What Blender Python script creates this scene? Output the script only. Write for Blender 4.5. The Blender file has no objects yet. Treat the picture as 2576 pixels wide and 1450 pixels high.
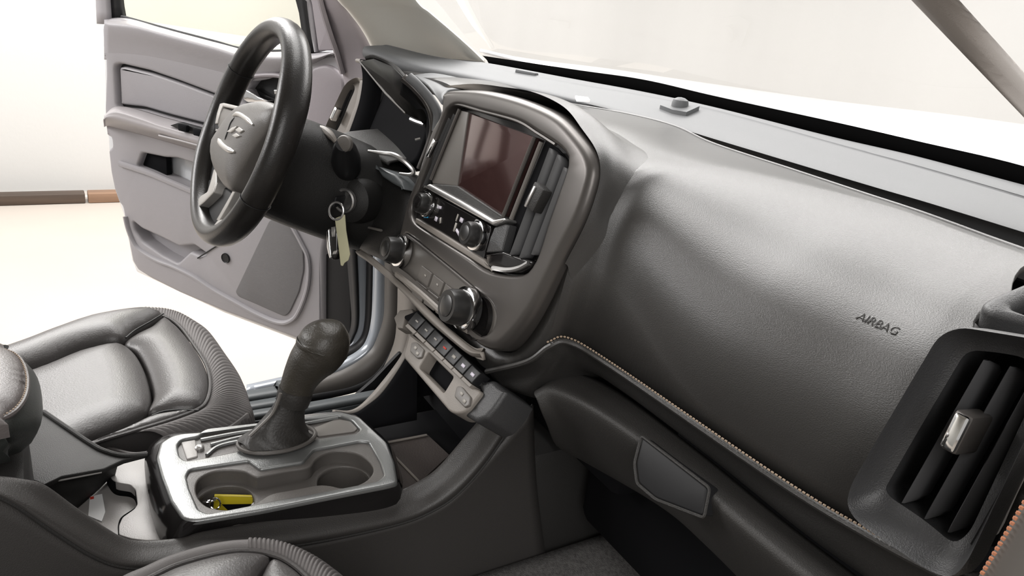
import bpy, bmesh, math, random
from mathutils import Vector, Matrix
from mathutils.geometry import delaunay_2d_cdt
random.seed(7)
sc = bpy.context.scene
COL = sc.collection
V = Vector
# ------------------------------------------------------------------ camera
FPX = 1900.0
CAM = V((.83, 0, 1.47))
AF = V((3178, -340, FPX)).normalized()
AL = V((-(FPX*FPX + (-340*-905))/3178, -905, FPX)).normalized()
AD = AL.cross(AF)

def ray(px, py):
    v = V((px-1288, py-725, FPX))/FPX
    return V((-AL.dot(v), AF.dot(v), -AD.dot(v)))

def PX(px, py, x):
    r = ray(px, py); return CAM + r*((x-CAM.x)/r.x)
def PY(px, py, y):
    r = ray(px, py); return CAM + r*((y-CAM.y)/r.y)
def PZ(px, py, z):
    r = ray(px, py); return CAM + r*((z-CAM.z)/r.z)
PF = {'X': PX, 'Y': PY, 'Z': PZ}
def rail(ax, pts, v=None):
    """surveyed points: sight line (two numbers) cut at the given coordinate"""
    return [PF[ax](p[0], p[1], p[2] if len(p) > 2 else v) for p in pts]

cd = bpy.data.cameras.new('camera'); cam = bpy.data.objects.new('camera', cd); COL.objects.link(cam)
cd.sensor_width = 36; cd.lens = FPX/2576*36; cd.clip_start = .02; cd.clip_end = 100
ex = V((-AL.x, AF.x, -AD.x)); ey = -V((-AL.y, AF.y, -AD.y)); ez = -V((-AL.z, AF.z, -AD.z))
M = Matrix((ex, ey, ez)).transposed().to_4x4(); M.translation = CAM
cam.matrix_world = M
sc.camera = cam

class Plane:
    def __init__(s, p, u, n):
        s.p = V(p); s.n = V(n).normalized()
        u = V(u); s.u = (u - s.n*u.dot(s.n)).normalized(); s.w = s.n.cross(s.u)
        if s.w.z < -1e-6: s.w = -s.w
    def hit(s, px, py, d=0.):
        r = ray(px, py); o = s.p + s.n*d
        return CAM + r*((o-CAM).dot(s.n)/r.dot(s.n))
    def at(s, a, b, d=0.): return s.p + s.u*a + s.w*b + s.n*d
    def uv(s, q): return ((q-s.p).dot(s.u), (q-s.p).dot(s.w))
    def pts(s, l, d=0.): return [s.hit(q[0], q[1], q[2] if len(q) > 2 else d) for q in l]

# ------------------------------------------------------------------ materials
def lin(c):
    return tuple(((x/255)/12.92 if x/255 <= .04045 else ((x/255+.055)/1.055)**2.4) for x in c)
def mat(name, col, rough=.5, metal=0., spec=.5, bump=0., bscale=400., coat=0., var=0., vscale=6., emit=None, stretch=None):
    m = bpy.data.materials.new(name); m.use_nodes = True
    nt = m.node_tree; b = nt.nodes['Principled BSDF']
    b.inputs['Base Color'].default_value = (*col, 1)
    b.inputs['Roughness'].default_value = rough
    b.inputs['Metallic'].default_value = metal
    b.inputs['Specular IOR Level'].default_value = spec
    b.inputs['Coat Weight'].default_value = coat
    b.inputs['Coat Roughness'].default_value = .08
    tc = nt.nodes.new('ShaderNodeTexCoord'); src = tc.outputs['Object']
    if stretch:
        mp = nt.nodes.new('ShaderNodeMapping'); mp.inputs['Scale'].default_value = stretch
        nt.links.new(src, mp.inputs['Vector']); src = mp.outputs['Vector']
    if bump:
        n = nt.nodes.new('ShaderNodeTexNoise'); n.inputs['Scale'].default_value = bscale; n.inputs['Detail'].default_value = 3
        nt.links.new(src, n.inputs['Vector'])
        bp = nt.nodes.new('ShaderNodeBump'); bp.inputs['Strength'].default_value = bump; bp.inputs['Distance'].default_value = .002
        nt.links.new(n.outputs['Fac'], bp.inputs['Height']); nt.links.new(bp.outputs['Normal'], b.inputs['Normal'])
    if var:
        n = nt.nodes.new('ShaderNodeTexNoise'); n.inputs['Scale'].default_value = vscale; n.inputs['Detail'].default_value = 5
        nt.links.new(src, n.inputs['Vector'])
        cr = nt.nodes.new('ShaderNodeValToRGB')
        cr.color_ramp.elements[0].color = tuple(max(0, c*(1-var)) for c in col)+(1,); cr.color_ramp.elements[0].position = .3
        cr.color_ramp.elements[1].color = tuple(min(1, c*(1+var)) for c in col)+(1,); cr.color_ramp.elements[1].position = .7
        nt.links.new(n.outputs['Fac'], cr.inputs['Fac']); nt.links.new(cr.outputs['Color'], b.inputs['Base Color'])
    if emit:
        b.inputs['Emission Color'].default_value = (*emit[:3], 1); b.inputs['Emission Strength'].default_value = emit[3]
    return m
def glass(name, tint=(1, 1, 1), refl=1.):
    m = bpy.data.materials.new(name); m.use_nodes = True; nt = m.node_tree; nt.nodes.clear()
    o = nt.nodes.new('ShaderNodeOutputMaterial'); mx = nt.nodes.new('ShaderNodeMixShader')
    t = nt.nodes.new('ShaderNodeBsdfTransparent'); t.inputs['Color'].default_value = (*tint, 1)
    g = nt.nodes.new('ShaderNodeBsdfGlossy'); g.inputs['Roughness'].default_value = .01
    f = nt.nodes.new('ShaderNodeFresnel'); f.inputs['IOR'].default_value = 1.0+.45*refl
    nt.links.new(f.outputs[0], mx.inputs[0]); nt.links.new(t.outputs[0], mx.inputs[1]); nt.links.new(g.outputs[0], mx.inputs[2])
    nt.links.new(mx.outputs[0], o.inputs[0]); return m
MT = {}
def setm():
    d = MT
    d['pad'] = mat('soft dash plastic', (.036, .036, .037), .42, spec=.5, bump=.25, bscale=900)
    d['padtop'] = mat('lit dash top plastic', (.13, .134, .138), .58, spec=.5, bump=.15, bscale=900)  # paler than the soft dash plastic: windshield light put into the colour
    d['satin'] = mat('satin silver wheel trim', (.44, .425, .405), .30, metal=.5)
    d['column'] = mat('black column plastic', (.013, .0125, .012), .5, spec=.35, bump=.3, bscale=800)
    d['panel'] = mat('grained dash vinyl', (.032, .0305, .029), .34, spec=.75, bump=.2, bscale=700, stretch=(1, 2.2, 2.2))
    d['lower'] = mat('black lower plastic', (.022, .021, .020), .55, spec=.35, bump=.3, bscale=800)
    d['console'] = mat('console side plastic', (.045, .042, .040), .40, spec=.5, bump=.25, bscale=800)
    d['key'] = mat('black rocker key plastic', (.010, .010, .011), .45, spec=.35)
    d['slat'] = mat('grey vent slat plastic', (.075, .075, .077), .42)
    d['glove'] = mat('glove box plastic', (.028, .0265, .025), .5, spec=.4, bump=.3, bscale=800)
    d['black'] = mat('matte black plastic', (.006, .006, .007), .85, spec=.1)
    d['gloss'] = mat('gloss black plastic', (.012, .011, .011), .12, spec=.5)
    d['bezel'] = mat('satin bronze grey bezel', (.085, .078, .073), .33, metal=.5, spec=.5)
    d['silver'] = mat('satin silver trim', (.55, .54, .53), .3, metal=.9)
    d['chrome'] = mat('bright chrome', (.85, .85, .85), .08, metal=1.)
    d['taupe'] = mat('taupe plastic', (.20, .18, .16), .5, bump=.2, bscale=900)
    d['taupe_dark'] = mat('dark taupe plastic', (.12, .11, .10), .45)
    d['screen'] = mat('dark display glass', (.035, .017, .016), .14, spec=1.0, coat=.3)  # reddish brown of the cabin reflection is mixed into the base colour
    d['screen'].node_tree.nodes['Principled BSDF'].inputs['Specular Tint'].default_value = (1., .66, .62, 1)
    d['trim'] = mat('glossy graphite console trim', (.17, .174, .172), .32, metal=.55, coat=.15, bump=.15, bscale=250, stretch=(1, 6, 1))
    d['cupholder'] = mat('grey brown cup holder plastic', (.085, .078, .072), .42, bump=.15, bscale=900)
    d['leather'] = mat('black seat leather', (.050, .046, .045), .40, spec=.55, bump=.22, bscale=420, coat=.04)
    d['ribs'] = mat('ribbed seat fabric', (.10, .092, .09), .6, bump=.2, bscale=900)
    d['boot'] = mat('black shifter boot leather', (.022, .020, .018), .5, bump=.3, bscale=300)
    d['knob'] = mat('worn black leather knob', (.030, .026, .020), .42, bump=.3, bscale=380, var=.2, vscale=30)
    d['wheel'] = mat('black wheel leather', (.014, .0125, .0115), .33, spec=.4, bump=.12, bscale=500, coat=.04)
    d['hub'] = mat('dark grey hub plastic', (.085, .078, .072), .42, bump=.2, bscale=900)
    d['door'] = mat('grey door plastic', (.31, .297, .310), .48, bump=.25, bscale=700)
    d['door_dark'] = mat('dark grey grille cloth', (.15, .145, .147), .65, bump=.5, bscale=1300)
    d['arm'] = mat('light grey armrest vinyl', (.32, .30, .305), .45, bump=.2, bscale=700)
    d['rubber'] = mat('dark rubber seal', (.013, .013, .014), .5, spec=.3)
    d['sail'] = mat('purple grey plastic', (.25, .225, .24), .5, bump=.15, bscale=700)
    d['paint'] = mat('white body paint', (.60, .61, .63), .18, coat=.8)
    d['jamb'] = mat('white jamb paint in shade', (.40, .43, .47), .2, metal=.2, coat=.7)  # white body paint with its shade put in as a darker, bluer tone
    d['pillar'] = mat('greige pillar trim', (.74, .72, .66), .6, bump=.15, bscale=700)
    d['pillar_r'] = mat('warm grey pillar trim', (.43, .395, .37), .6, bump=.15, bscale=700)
    d['frit'] = mat('black glass border', (.003, .003, .003), .95, spec=0.)
    d['knobplastic'] = mat('dark shiny knob plastic', (.016, .0155, .015), .3)
    d['lens'] = mat('smoked cluster lens', (.006, .0055, .005), .5, spec=.06)
    d['carpet'] = mat('dark grey carpet', (.12, .115, .112), .95, spec=.1, bump=1., bscale=600, var=.3, vscale=200)
    d['floor'] = mat('cream concrete', (.34, .305, .27), .6, bump=.1, bscale=30, var=.05, vscale=1.2)
    d['curtain'] = mat('white curtain fabric', (.55, .545, .53), .85, spec=.1, bump=.25, bscale=40)
    d['wood'] = mat('brown wood', (.060, .040, .028), .6, var=.4, vscale=8, stretch=(1, .1, 3))
    d['wood2'] = mat('light brown wood', (.22, .13, .08), .6, var=.3, vscale=8, stretch=(1, .1, 3))
    d['tag'] = mat('pale yellow tag paper', (.52, .50, .33), .6, var=.06, vscale=30)
    d['yellow'] = mat('yellow tag plastic', (.55, .44, .02), .35)
    d['bin'] = mat('pale grey bin liner', (.30, .285, .275), .42, bump=.15, bscale=600)
    d['white'] = mat('white paper', (.85, .85, .85), .5)
    d['thread'] = mat('tan thread', (.33, .25, .18), .7)
    d['thread_o'] = mat('orange thread', (.42, .17, .09), .7)
    d['icon'] = mat('printed white icon', (.7, .66, .75), .5)
    d['icon_dim'] = mat('printed grey icon', (.36, .34, .31), .5)
    d['blue'] = mat('blue printed mark', (.05, .42, .75), .5)
    d['red'] = mat('red printed mark', (.6, .05, .03), .5)
    d['mat'] = mat('brown rubber mat', (.050, .040, .036), .7, bump=.3, bscale=300)
    d['armrest'] = mat('brown grey armrest leather', (.10, .088, .085), .38, spec=.55, bump=.22, bscale=420)
    d['armside'] = mat('dark green grey vinyl', (.036, .040, .037), .42, bump=.2, bscale=600)
    d['sill'] = mat('blue grey sill plastic', (.11, .12, .125), .4, bump=.2, bscale=600)
    d['headliner'] = mat('light grey headliner', (.5, .49, .46), .9)
    d['glass'] = glass('clear windshield glass')
    d['glass_t'] = glass('tinted door glass', (.93, .93, .84))
setm()

# ------------------------------------------------------------------ objects
THINGS = []
def thing(name, label, cat, loc, group=None):
    o = bpy.data.objects.new(name, None); COL.objects.link(o); o.empty_display_size = .05
    o.location = loc; o['label'] = label; o['category'] = cat
    if group: o['group'] = group
    return o
WORLD = {}
def wloc(o):
    p = V((0, 0, 0))
    while o is not None:
        p = p + V(o.location); o = o.parent
    return p
def tag(o, label, cat, group=None, kind=None):
    o['label'] = label; o['category'] = cat
    if group: o['group'] = group
    if kind: o['kind'] = kind
    return o
LAST = [None]
def mk(name, bm, m, parent=None, angle=40, solid=0., face=True, sub=0, label=None, keep=False):
    bmesh.ops.remove_doubles(bm, verts=bm.verts, dist=1e-6)
    if face == 'cam':
        c = V((0, 0, 0)); n = V((0, 0, 0))
        bmesh.ops.recalc_face_normals(bm, faces=bm.faces)
        bm.normal_update()
        t = sum((f.normal.dot((CAM-f.calc_center_median()).normalized())*f.calc_area() for f in bm.faces), 0.)
        if t < 0: bmesh.ops.reverse_faces(bm, faces=bm.faces)
    elif face:
        bmesh.ops.recalc_face_normals(bm, faces=bm.faces)
    me = bpy.data.meshes.new(name); bm.to_mesh(me); bm.free()
    for p in me.polygons: p.use_smooth = True
    if angle: me.set_sharp_from_angle(angle=math.radians(angle))
    me.materials.append(MT[m] if isinstance(m, str) else m)
    o = bpy.data.objects.new(name, me); COL.objects.link(o)
    vs = [v.co for v in me.vertices]
    lo = V((min(v.x for v in vs), min(v.y for v in vs), min(v.z for v in vs)))
    hi = V((max(v.x for v in vs), max(v.y for v in vs), max(v.z for v in vs)))
    c = (lo+hi)/2; c.z = lo.z
    me.transform(Matrix.Translation(-c))
    if parent is not None:
        o.parent = parent; o.location = c - wloc(parent)
    else: o.location = c
    if solid:
        md = o.modifiers.new('thickness', 'SOLIDIFY'); md.thickness = solid; md.offset = -1
    if sub:
        md = o.modifiers.new('smooth', 'SUBSURF'); md.levels = sub; md.render_levels = sub
    if label: o['label'] = label
    LAST[0] = o
    return o
def cut(o, bm):
    """cut a hole through o with the closed mesh bm"""
    bmesh.ops.recalc_face_normals(bm, faces=bm.faces)
    me = bpy.data.meshes.new('cutter'); bm.to_mesh(me); bm.free()
    c = bpy.data.objects.new('cutter', me); COL.objects.link(c)
    md = o.modifiers.new('hole', 'BOOLEAN'); md.object = c; md.operation = 'DIFFERENCE'; md.solver = 'EXACT'
    bpy.context.view_layer.update()
    dg = bpy.context.evaluated_depsgraph_get()
    nm = bpy.data.meshes.new_from_object(o.evaluated_get(dg), preserve_all_data_layers=True, depsgraph=dg)
    o.modifiers.clear(); old = o.data; o.data = nm
    bpy.data.objects.remove(c); bpy.data.meshes.remove(old); bpy.data.meshes.remove(me)

# ------------------------------------------------------------------ curves
def cr(p0, p1, p2, p3, t):
    return .5*((2*p1)+(p2-p0)*t+(2*p0-5*p1+4*p2-p3)*t*t+(3*p1-p0-3*p2+p3)*t**3)
def spl_idx(P, m, closed=False):
    """m+1 samples (m if closed), uniform in the point index"""
    n = len(P); out = []
    seg = n if closed else n-1
    for k in range(m if closed else m+1):
        s = k/m*seg; i = min(int(s), seg-1); t = s-i
        g = (lambda j: P[j % n]) if closed else (lambda j: P[max(0, min(n-1, j))])
        a, b, c, d = g(i-1), g(i), g(i+1), g(i+2)
        if not closed and i == 0: a = b*2-c
        if not closed and i == n-2: d = c*2-b
        out.append(cr(a, b, c, d, t))
    return out
def resamp(P, m, closed=False):
    Q = P+[P[0]] if closed else P
    L = [0.]
    for a, b in zip(Q, Q[1:]): L.append(L[-1]+(b-a).length)
    out = []; j = 0
    for k in range(m if closed else m+1):
        s = L[-1]*k/m
        while j < len(L)-2 and L[j+1] < s: j += 1
        d = L[j+1]-L[j]; t = 0 if d < 1e-12 else (s-L[j])/d
        out.append(Q[j].lerp(Q[j+1], min(1, max(0, t))))
    return out
def spl(P, m, closed=False):
    return resamp(spl_idx(P, len(P)*10, closed), m, closed)
def rnd(P, r, k=5):
    """closed polygon with rounded corners; r a number or one per corner"""
    n = len(P); out = []
    for i in range(n):
        a, b, c = P[i-1], P[i], P[(i+1) % n]
        q = r[i] if isinstance(r, (list, tuple)) else r
        d0 = (a-b).length; d1 = (c-b).length
        q = min(q, d0*.48, d1*.48)
        if q < 1e-5: out.append(b.copy()); continue
        s = b+(a-b).normalized()*q; e = b+(c-b).normalized()*q
        for j in range(k+1):
            t = j/k; out.append(s*(1-t)**2+b*2*t*(1-t)+e*t*t)
    return out

# ------------------------------------------------------------------ mesh builders
def grid(rows, bm=None, cu=False, cv=False):
    bm = bm or bmesh.new()
    vv = [[bm.verts.new(p) for p in r] for r in rows]
    R = len(vv); N = len(vv[0])
    for i in range(R if cv else R-1):
        for j in range(N if cu else N-1):
            q = [vv[i][j], vv[i][(j+1) % N], vv[(i+1) % R][(j+1) % N], vv[(i+1) % R][j]]
            q = list(dict.fromkeys(q))
            if len(q) > 2:
                try: bm.faces.new(q)
                except ValueError: pass
    return bm
def loft(rails, nu=48, nv=4, idx=True, bm=None, closed=False):
    f = spl_idx if idx else spl
    R = [f(r, nu, closed) for r in rails]
    cols = []
    rows = [[] for _ in range((len(R)-1)*nv+1)]
    for j in range(len(R[0])):
        c = spl_idx([r[j] for r in R], (len(R)-1)*nv) if len(R) > 2 else [R[0][j].lerp(R[1][j], k/nv) for k in range(nv+1)]
        for i, p in enumerate(c): rows[i].append(p)
    return grid(rows, bm, cu=closed)
def prism(front, back, bm=None, bevel=0., seg=3, bb=0.):
    bm = bm or bmesh.new()
    a = [bm.verts.new(p) for p in front]; b = [bm.verts.new(p) for p in back]
    n = len(a)
    ff = bm.faces.new(a); bm.faces.new(b[::-1])
    for i in range(n): bm.faces.new([a[i], b[i], b[(i+1) % n], a[(i+1) % n]])
    if bevel:
        ed = list(ff.edges)
        bmesh.ops.bevel(bm, geom=ed, offset=bevel, segments=seg, profile=.5, affect='EDGES', clamp_overlap=True)
    return bm
def dedupe(P, e=2e-4):
    o = []
    for p in P:
        if not o or (p-o[-1]).length > e: o.append(p)
    if len(o) > 1 and (o[0]-o[-1]).length <= e: o.pop()
    return o
def inset2(P, n, d):
    """move a closed planar loop inwards by d"""
    N = len(P); c = sum(P, V((0, 0, 0)))/N
    area = sum(((P[i]-c).cross(P[(i+1) % N]-c)).dot(n) for i in range(N))
    sg = 1 if area > 0 else -1
    out = []
    for i in range(N):
        t = (P[(i+1) % N]-P[i-1])
        if t.length < 1e-9: out.append(P[i].copy()); continue
        out.append(P[i]+n.cross(t.normalized())*sg*d)
    return out
def plate(pl, loop, d1, d0, bevel=.0, seg=3, holes=(), hbevel=0., bm=None):
    """slab between offsets d0 (back) and d1 (front) with a rounded front edge and optional holes; loops are world points at d1"""
    bm = bm or bmesh.new(); n = pl.n
    def ringset(lp, bv, sign):
        lp = dedupe(lp); rows = [[p - n*(d1-d0) for p in lp]]
        if bv > 0:
            for k in range(seg+1):
                a = math.pi/2*k/seg
                rows.append([p-n*bv*(1-math.sin(a)) for p in inset2(lp, n, sign*bv*(1-math.cos(a)))] if k else [p-n*bv for p in lp])
        else: rows.append(lp)
        return rows
    alle = []
    back = []
    for lp, bv, sg in [(loop, bevel, 1)]+[(h, hbevel, -1) for h in holes]:
        rows = ringset(lp, bv, sg)
        vv = [[bm.verts.new(p) for p in r] for r in rows]
        N = len(vv[0])
        for i in range(len(vv)-1):
            for j in range(N):
                bm.faces.new([vv[i][j], vv[i][(j+1) % N], vv[i+1][(j+1) % N], vv[i+1][j]])
        bm.edges.ensure_lookup_table()
        for ring, lst in ((vv[-1], alle), (vv[0], back)):
            for j in range(N):
                e = bm.edges.get([ring[j], ring[(j+1) % N]])
                lst.append(e)
    for lst in (alle, back):
        bmesh.ops.triangle_fill(bm, use_beauty=True, use_dissolve=False, edges=lst, normal=n)
    return bm
def tube(path, r, seg=10, closed=False, bm=None, ell=None, up=None, cap=True, twist=0.):
    """sweep; r number or list; ell=(a,b) scales section along (side, up)"""
    bm = bm or bmesh.new(); n = len(path)
    rows = []; prev = None
    for i in range(n):
        a = path[(i-1) % n] if (closed or i) else path[i]; b = path[(i+1) % n] if (closed or i < n-1) else path[i]
        t = (b-a).normalized()
        if up is not None: u0 = V(up)
        elif prev is not None: u0 = prev
        else: u0 = V((0, 0, 1)) if abs(t.z) < .9 else V((0, 1, 0))
        u0 = (u0-t*u0.dot(t)).normalized(); prev = u0
        s = t.cross(u0)
        q = r[i] if isinstance(r, (list, tuple)) else r
        ea, eb = ell if ell else (1, 1)
        rows.append([path[i]+(s*ea*math.cos(2*math.pi*k/seg)+u0*eb*math.sin(2*math.pi*k/seg))*q for k in range(seg)])
    vv = [[bm.verts.new(p) for p in rr] for rr in rows]
    for i in range(n if closed else n-1):
        for k in range(seg):
            bm.faces.new([vv[i][k], vv[i][(k+1) % seg], vv[(i+1) % n][(k+1) % seg], vv[(i+1) % n][k]])
    if not closed and cap:
        bm.faces.new(vv[0][::-1]); bm.faces.new(vv[-1])
    return bm
def lathe(c, axis, prof, seg=28, bm=None, ell=(1, 1), ref=None, cap=True):
    bm = bm or bmesh.new(); ax = V(axis).normalized()
    rf = V(ref) if ref is not None else (V((0, 0, 1)) if abs(ax.z) < .9 else V((1, 0, 0)))
    u = (rf-ax*rf.dot(ax)).normalized(); w = ax.cross(u)
    rows = [[V(c)+ax*t+(u*math.cos(2*math.pi*k/seg)*ell[0]+w*math.sin(2*math.pi*k/seg)*ell[1])*r for k in range(seg)] for r, t in prof]
    vv = []
    for (r, t), rr in zip(prof, rows):
        vv.append([bm.verts.new(p) for p in rr] if r > 1e-6 else [bm.verts.new(rr[0])])
    for a, b in zip(vv, vv[1:]):
        for k in range(seg):
            q = [a[k % len(a)], a[(k+1) % len(a)], b[(k+1) % len(b)], b[k % len(b)]]
            q = list(dict.fromkeys(q))
            if len(q) > 2: bm.faces.new(q)
    for e in (vv[0], vv[-1]):
        if cap and len(e) > 1: bm.faces.new(e)
    return bm
def box(c, ax, dims, bevel=0., bm=None):
    """box centred at c, axes ax (3 vectors), full sizes dims"""
    bm = bm or bmesh.new(); x, y, z = [V(a).normalized()*d/2 for a, d in zip(ax, dims)]
    c = V(c)
    vs = [bm.verts.new(c+x*i+y*j+z*k) for i in (-1, 1) for j in (-1, 1) for k in (-1, 1)]
    fs = [bm.faces.new([vs[i] for i in q]) for q in ((0, 1, 3, 2), (4, 6, 7, 5), (0, 4, 5, 1), (2, 3, 7, 6), (0, 2, 6, 4), (1, 5, 7, 3))]
    if bevel:
        ed = list({e for f in fs for e in f.edges})
        bmesh.ops.bevel(bm, geom=ed, offset=bevel, segments=2, profile=.5, affect='EDGES', clamp_overlap=True)
    return bm
XYZ = (V((1, 0, 0)), V((0, 1, 0)), V((0, 0, 1)))
def pillow(pl, loop, d, h, w, step=.012, depth=.02, base=None, bm=None):
    """stuffed panel: closed loop of world points near plane offset d, rising by h over an edge width w"""
    bm = bm or bmesh.new()
    P2 = [pl.uv(p) for p in loop]
    hl = [(p-pl.p).dot(pl.n) for p in loop]
    n = len(P2)
    def inside(x, y):
        c = False
        for i in range(n):
            (x1, y1), (x2, y2) = P2[i], P2[(i+1) % n]
            if (y1 > y) != (y2 > y) and x < (x2-x1)*(y-y1)/(y2-y1)+x1: c = not c
        return c
    def dist(x, y):
        b = 9e9
        for i in range(n):
            (x1, y1), (x2, y2) = P2[i], P2[(i+1) % n]
            dx, dy = x2-x1, y2-y1; L = dx*dx+dy*dy
            t = 0 if L < 1e-14 else max(0, min(1, ((x-x1)*dx+(y-y1)*dy)/L))
            b = min(b, math.hypot(x-x1-dx*t, y-y1-dy*t))
        return b
    def hb(x, y):
        sw = sh = 0
        for (a, b), q in zip(P2, hl):
            k = 1/((x-a)**2+(y-b)**2+1e-5); k *= k; sw += k; sh += k*q
        return sh/sw
    xs = [p[0] for p in P2]; ys = [p[1] for p in P2]
    pts = [V(p) for p in P2]; ed = [(i, (i+1) % n) for i in range(n)]
    # rings close to the edge make the roll smooth
    x = min(xs)
    while x < max(xs):
        y = min(ys)
        while y < max(ys):
            jx = x; jy = y
            if inside(jx, jy) and dist(jx, jy) > step*.45: pts.append(V((jx, jy)))
            y += step
        x += step
    for fr in (.12, .3, .55):
        L = [V(q) for q in P2]
        for i in range(n):
            t = (L[(i+1) % n]-L[i-1])
            if t.length < 1e-9: continue
            t.normalize(); nn = V((-t.y, t.x))
            for sgn in (1, -1):
                q = L[i]+nn*sgn*step*fr
                if inside(q.x, q.y) and dist(q.x, q.y) > step*fr*.8: pts.append(q)
    vo, eo, fo, _, _, _ = delaunay_2d_cdt(pts, ed, [], 1, 1e-6)
    vs = []
    for v in vo:
        s = min(1, dist(v.x, v.y)/w); z = hb(v.x, v.y)+h*math.sqrt(max(0, 1-(1-s)**2))
        vs.append(bm.verts.new(pl.at(v.x, v.y, z)))
    for f in fo:
        try: bm.faces.new([vs[i] for i in f])
        except ValueError: pass
    be = [e for e in bm.edges if len(e.link_faces) == 1]
    r = bmesh.ops.extrude_edge_only(bm, edges=be)
    for g in r['geom']:
        if isinstance(g, bmesh.types.BMVert): g.co -= pl.n*depth
    return bm
def text_bm(s, size, pl_at, u, w, n, depth=.0006):
    cu = bpy.data.curves.new('t', 'FONT'); cu.body = s; cu.size = size; cu.extrude = depth; cu.align_x = 'CENTER'; cu.align_y = 'CENTER'
    o = bpy.data.objects.new('t', cu); COL.objects.link(o)
    bpy.context.view_layer.update()
    dg = bpy.context.evaluated_depsgraph_get(); me = bpy.data.meshes.new_from_object(o.evaluated_get(dg))
    m = Matrix((V(u).normalized(), V(w).normalized(), V(n).normalized())).transposed().to_4x4(); m.translation = V(pl_at)
    me.transform(m); bm = bmesh.new(); bm.from_mesh(me)
    bpy.data.objects.remove(o); bpy.data.curves.remove(cu); bpy.data.meshes.remove(me)
    return bm
# ================================================================== the garage
def structure(o, label, cat): return tag(o, label, cat, kind='structure')
bm = box((-.5, 1.5, -.05), XYZ, (14, 14, .1)); structure(mk('floor', bm, 'floor'), 'pale cream concrete garage floor under the open door', 'floor')
def curtain(name, path, z0, z1, folds, label, seed, seams=()):
    rr = random.Random(seed); ph = [(rr.uniform(2, 9), rr.uniform(0, 6.28), rr.uniform(.2, 1)) for _ in range(7)]
    N = 900; K = 26; P = resamp(path, N); rows = []; L = sum((b-a).length for a, b in zip(P, P[1:]))
    nn = []
    for i in range(N+1):
        t = (P[min(N, i+1)]-P[max(0, i-1)]).normalized(); nn.append(V((t.y, -t.x, 0)))
    for k in range(K+1):
        z = z0+(z1-z0)*k/K; row = []
        for i in range(N+1):
            s = L*i/N
            d = sum(a*math.sin(f*s+p+.25*math.sin(z*1.3+p)) for f, p, a in ph)*folds*(.6+.4*(z1-z)/(z1-z0))
            d += folds*1.2*math.sin(1.7*s+z*2.2+ph[0][1])
            for (s0, w) in seams: d += folds*5*math.exp(-((s-s0-.04*z)/w)**2)
            row.append(P[i]+nn[i]*d+V((0, 0, z)))
        rows.append(row)
    return tag(mk(name, grid(rows), 'curtain', angle=0, face='cam'), label, 'curtain')
cpath = [V((-4.32, -2.6, 0)), V((-4.32, 1.9, 0))]+[V((-4.32+2.6*(1-math.cos(a)), 1.9+2.6*math.sin(a), 0)) for a in [math.pi/2*k/24 for k in range(1, 25)]]+[V((5.5, 4.5, 0))]
curtain('backdrop_curtain', cpath, .03, 3.6, .011, 'white fabric backdrop hanging behind the open driver door and around beyond the windshield', 3, ((9.6, .04), (10.4, .03), (10.75, .05), (12.0, .06)))
bm = box((-4.19, -.85, .030), XYZ, (.09, 2.05, .058), .006)
tag(mk('wooden_beam', bm, 'wood'), 'dark brown wooden beam lying on the floor against the white backdrop', 'beam')
bm = box((-4.19, .56, .030), XYZ, (.09, .74, .058), .006)
w = mk('wooden_block', bm, 'wood2'); tag(w, 'lighter brown wooden block at the end of the dark beam', 'block')

# ================================================================== truck body
body = thing('truck_body', 'white pickup truck cab body around the dark interior', 'truck', (-.05, .3, .45))
bm = box((-.05, -.42, 1.86), XYZ, (1.30, 1.5, .05), .02); mk('roof', bm, 'headliner', body)
bm = box((-.05, -1.2, 1.2), XYZ, (1.36, .05, 1.35), .02); mk('rear_wall', bm, 'headliner', body)
bm = box((-.05, .15, .42), XYZ, (1.34, 2.6, .05), .01); mk('floor_pan', bm, 'rubber', body)
bm = box((-.02, 1.04, .86), XYZ, (1.2, .05, .82), .01); mk('firewall', bm, 'black', body)
bm = box((-.02, 1.0, 1.245), XYZ, (1.25, .12, .03), .005); mk('cowl', bm, 'black', body)
bm = box((.70, .82, .75), XYZ, (.03, .46, .60), .01); mk('kick_panel', bm, 'black', body)
bm = box((-.625, -.1, .50), XYZ, (.02, 2.1, .12), .004); mk('sill_side', bm, 'rubber', body)
bm = box((-.425, .93, .75), XYZ, (.47, .02, .62), .004); mk('toe_board', bm, 'rubber', body)
# driver side door opening: swept bands, surveyed on the plane X = -.70
XJ = -.70
def band(rA, rB, x0, x1, name, m, thick=.006):
    A = [PX(p[0], p[1], x0) for p in rA]; B = [PX(p[0], p[1], x1) for p in rB]
    return mk(name, loft([A, B], 60, 2), m, body, solid=thick, face='cam', angle=60)
# edges running down the front post and back along the sill
e0 = [(868, 560), (872, 640), (880, 740), (884, 800), (878, 838), (858, 868), (800, 890)]
e1 = [(888, 560), (893, 640), (897, 740), (897, 810), (888, 842), (868, 869), (806, 893)]
e2 = [(915, 560), (921, 640), (920, 740), (917, 810), (906, 850), (876, 874), (812, 897)]
e3 = [(934, 560), (938, 640), (937, 740), (934, 815), (920, 865), (884, 893), (818, 915)]
e4 = [(962, 560), (967, 640), (967, 740), (964, 800), (950, 846), (930, 884), (884, 919), (812, 947), (620, 985)]
e4b = [(934, 560), (938, 640), (937, 740), (934, 800), (925, 845), (908, 875), (870, 900), (806, 925), (620, 968)]
e5 = [(996, 560), (1000, 640), (1000, 740), (998, 800), (990, 866), (951, 935), (891, 972), (785, 994), (634, 1022)]
e6 = [(1008, 560), (1012, 640), (1012, 740), (1010, 815), (1002, 885), (962, 955), (900, 986), (785, 1012), (638, 1040)]
band(e0, e1, -.80, -.76, 'door_seal', 'rubber')
band(e1, e2, -.765, -.755, 'door_jamb', 'jamb')
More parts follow.
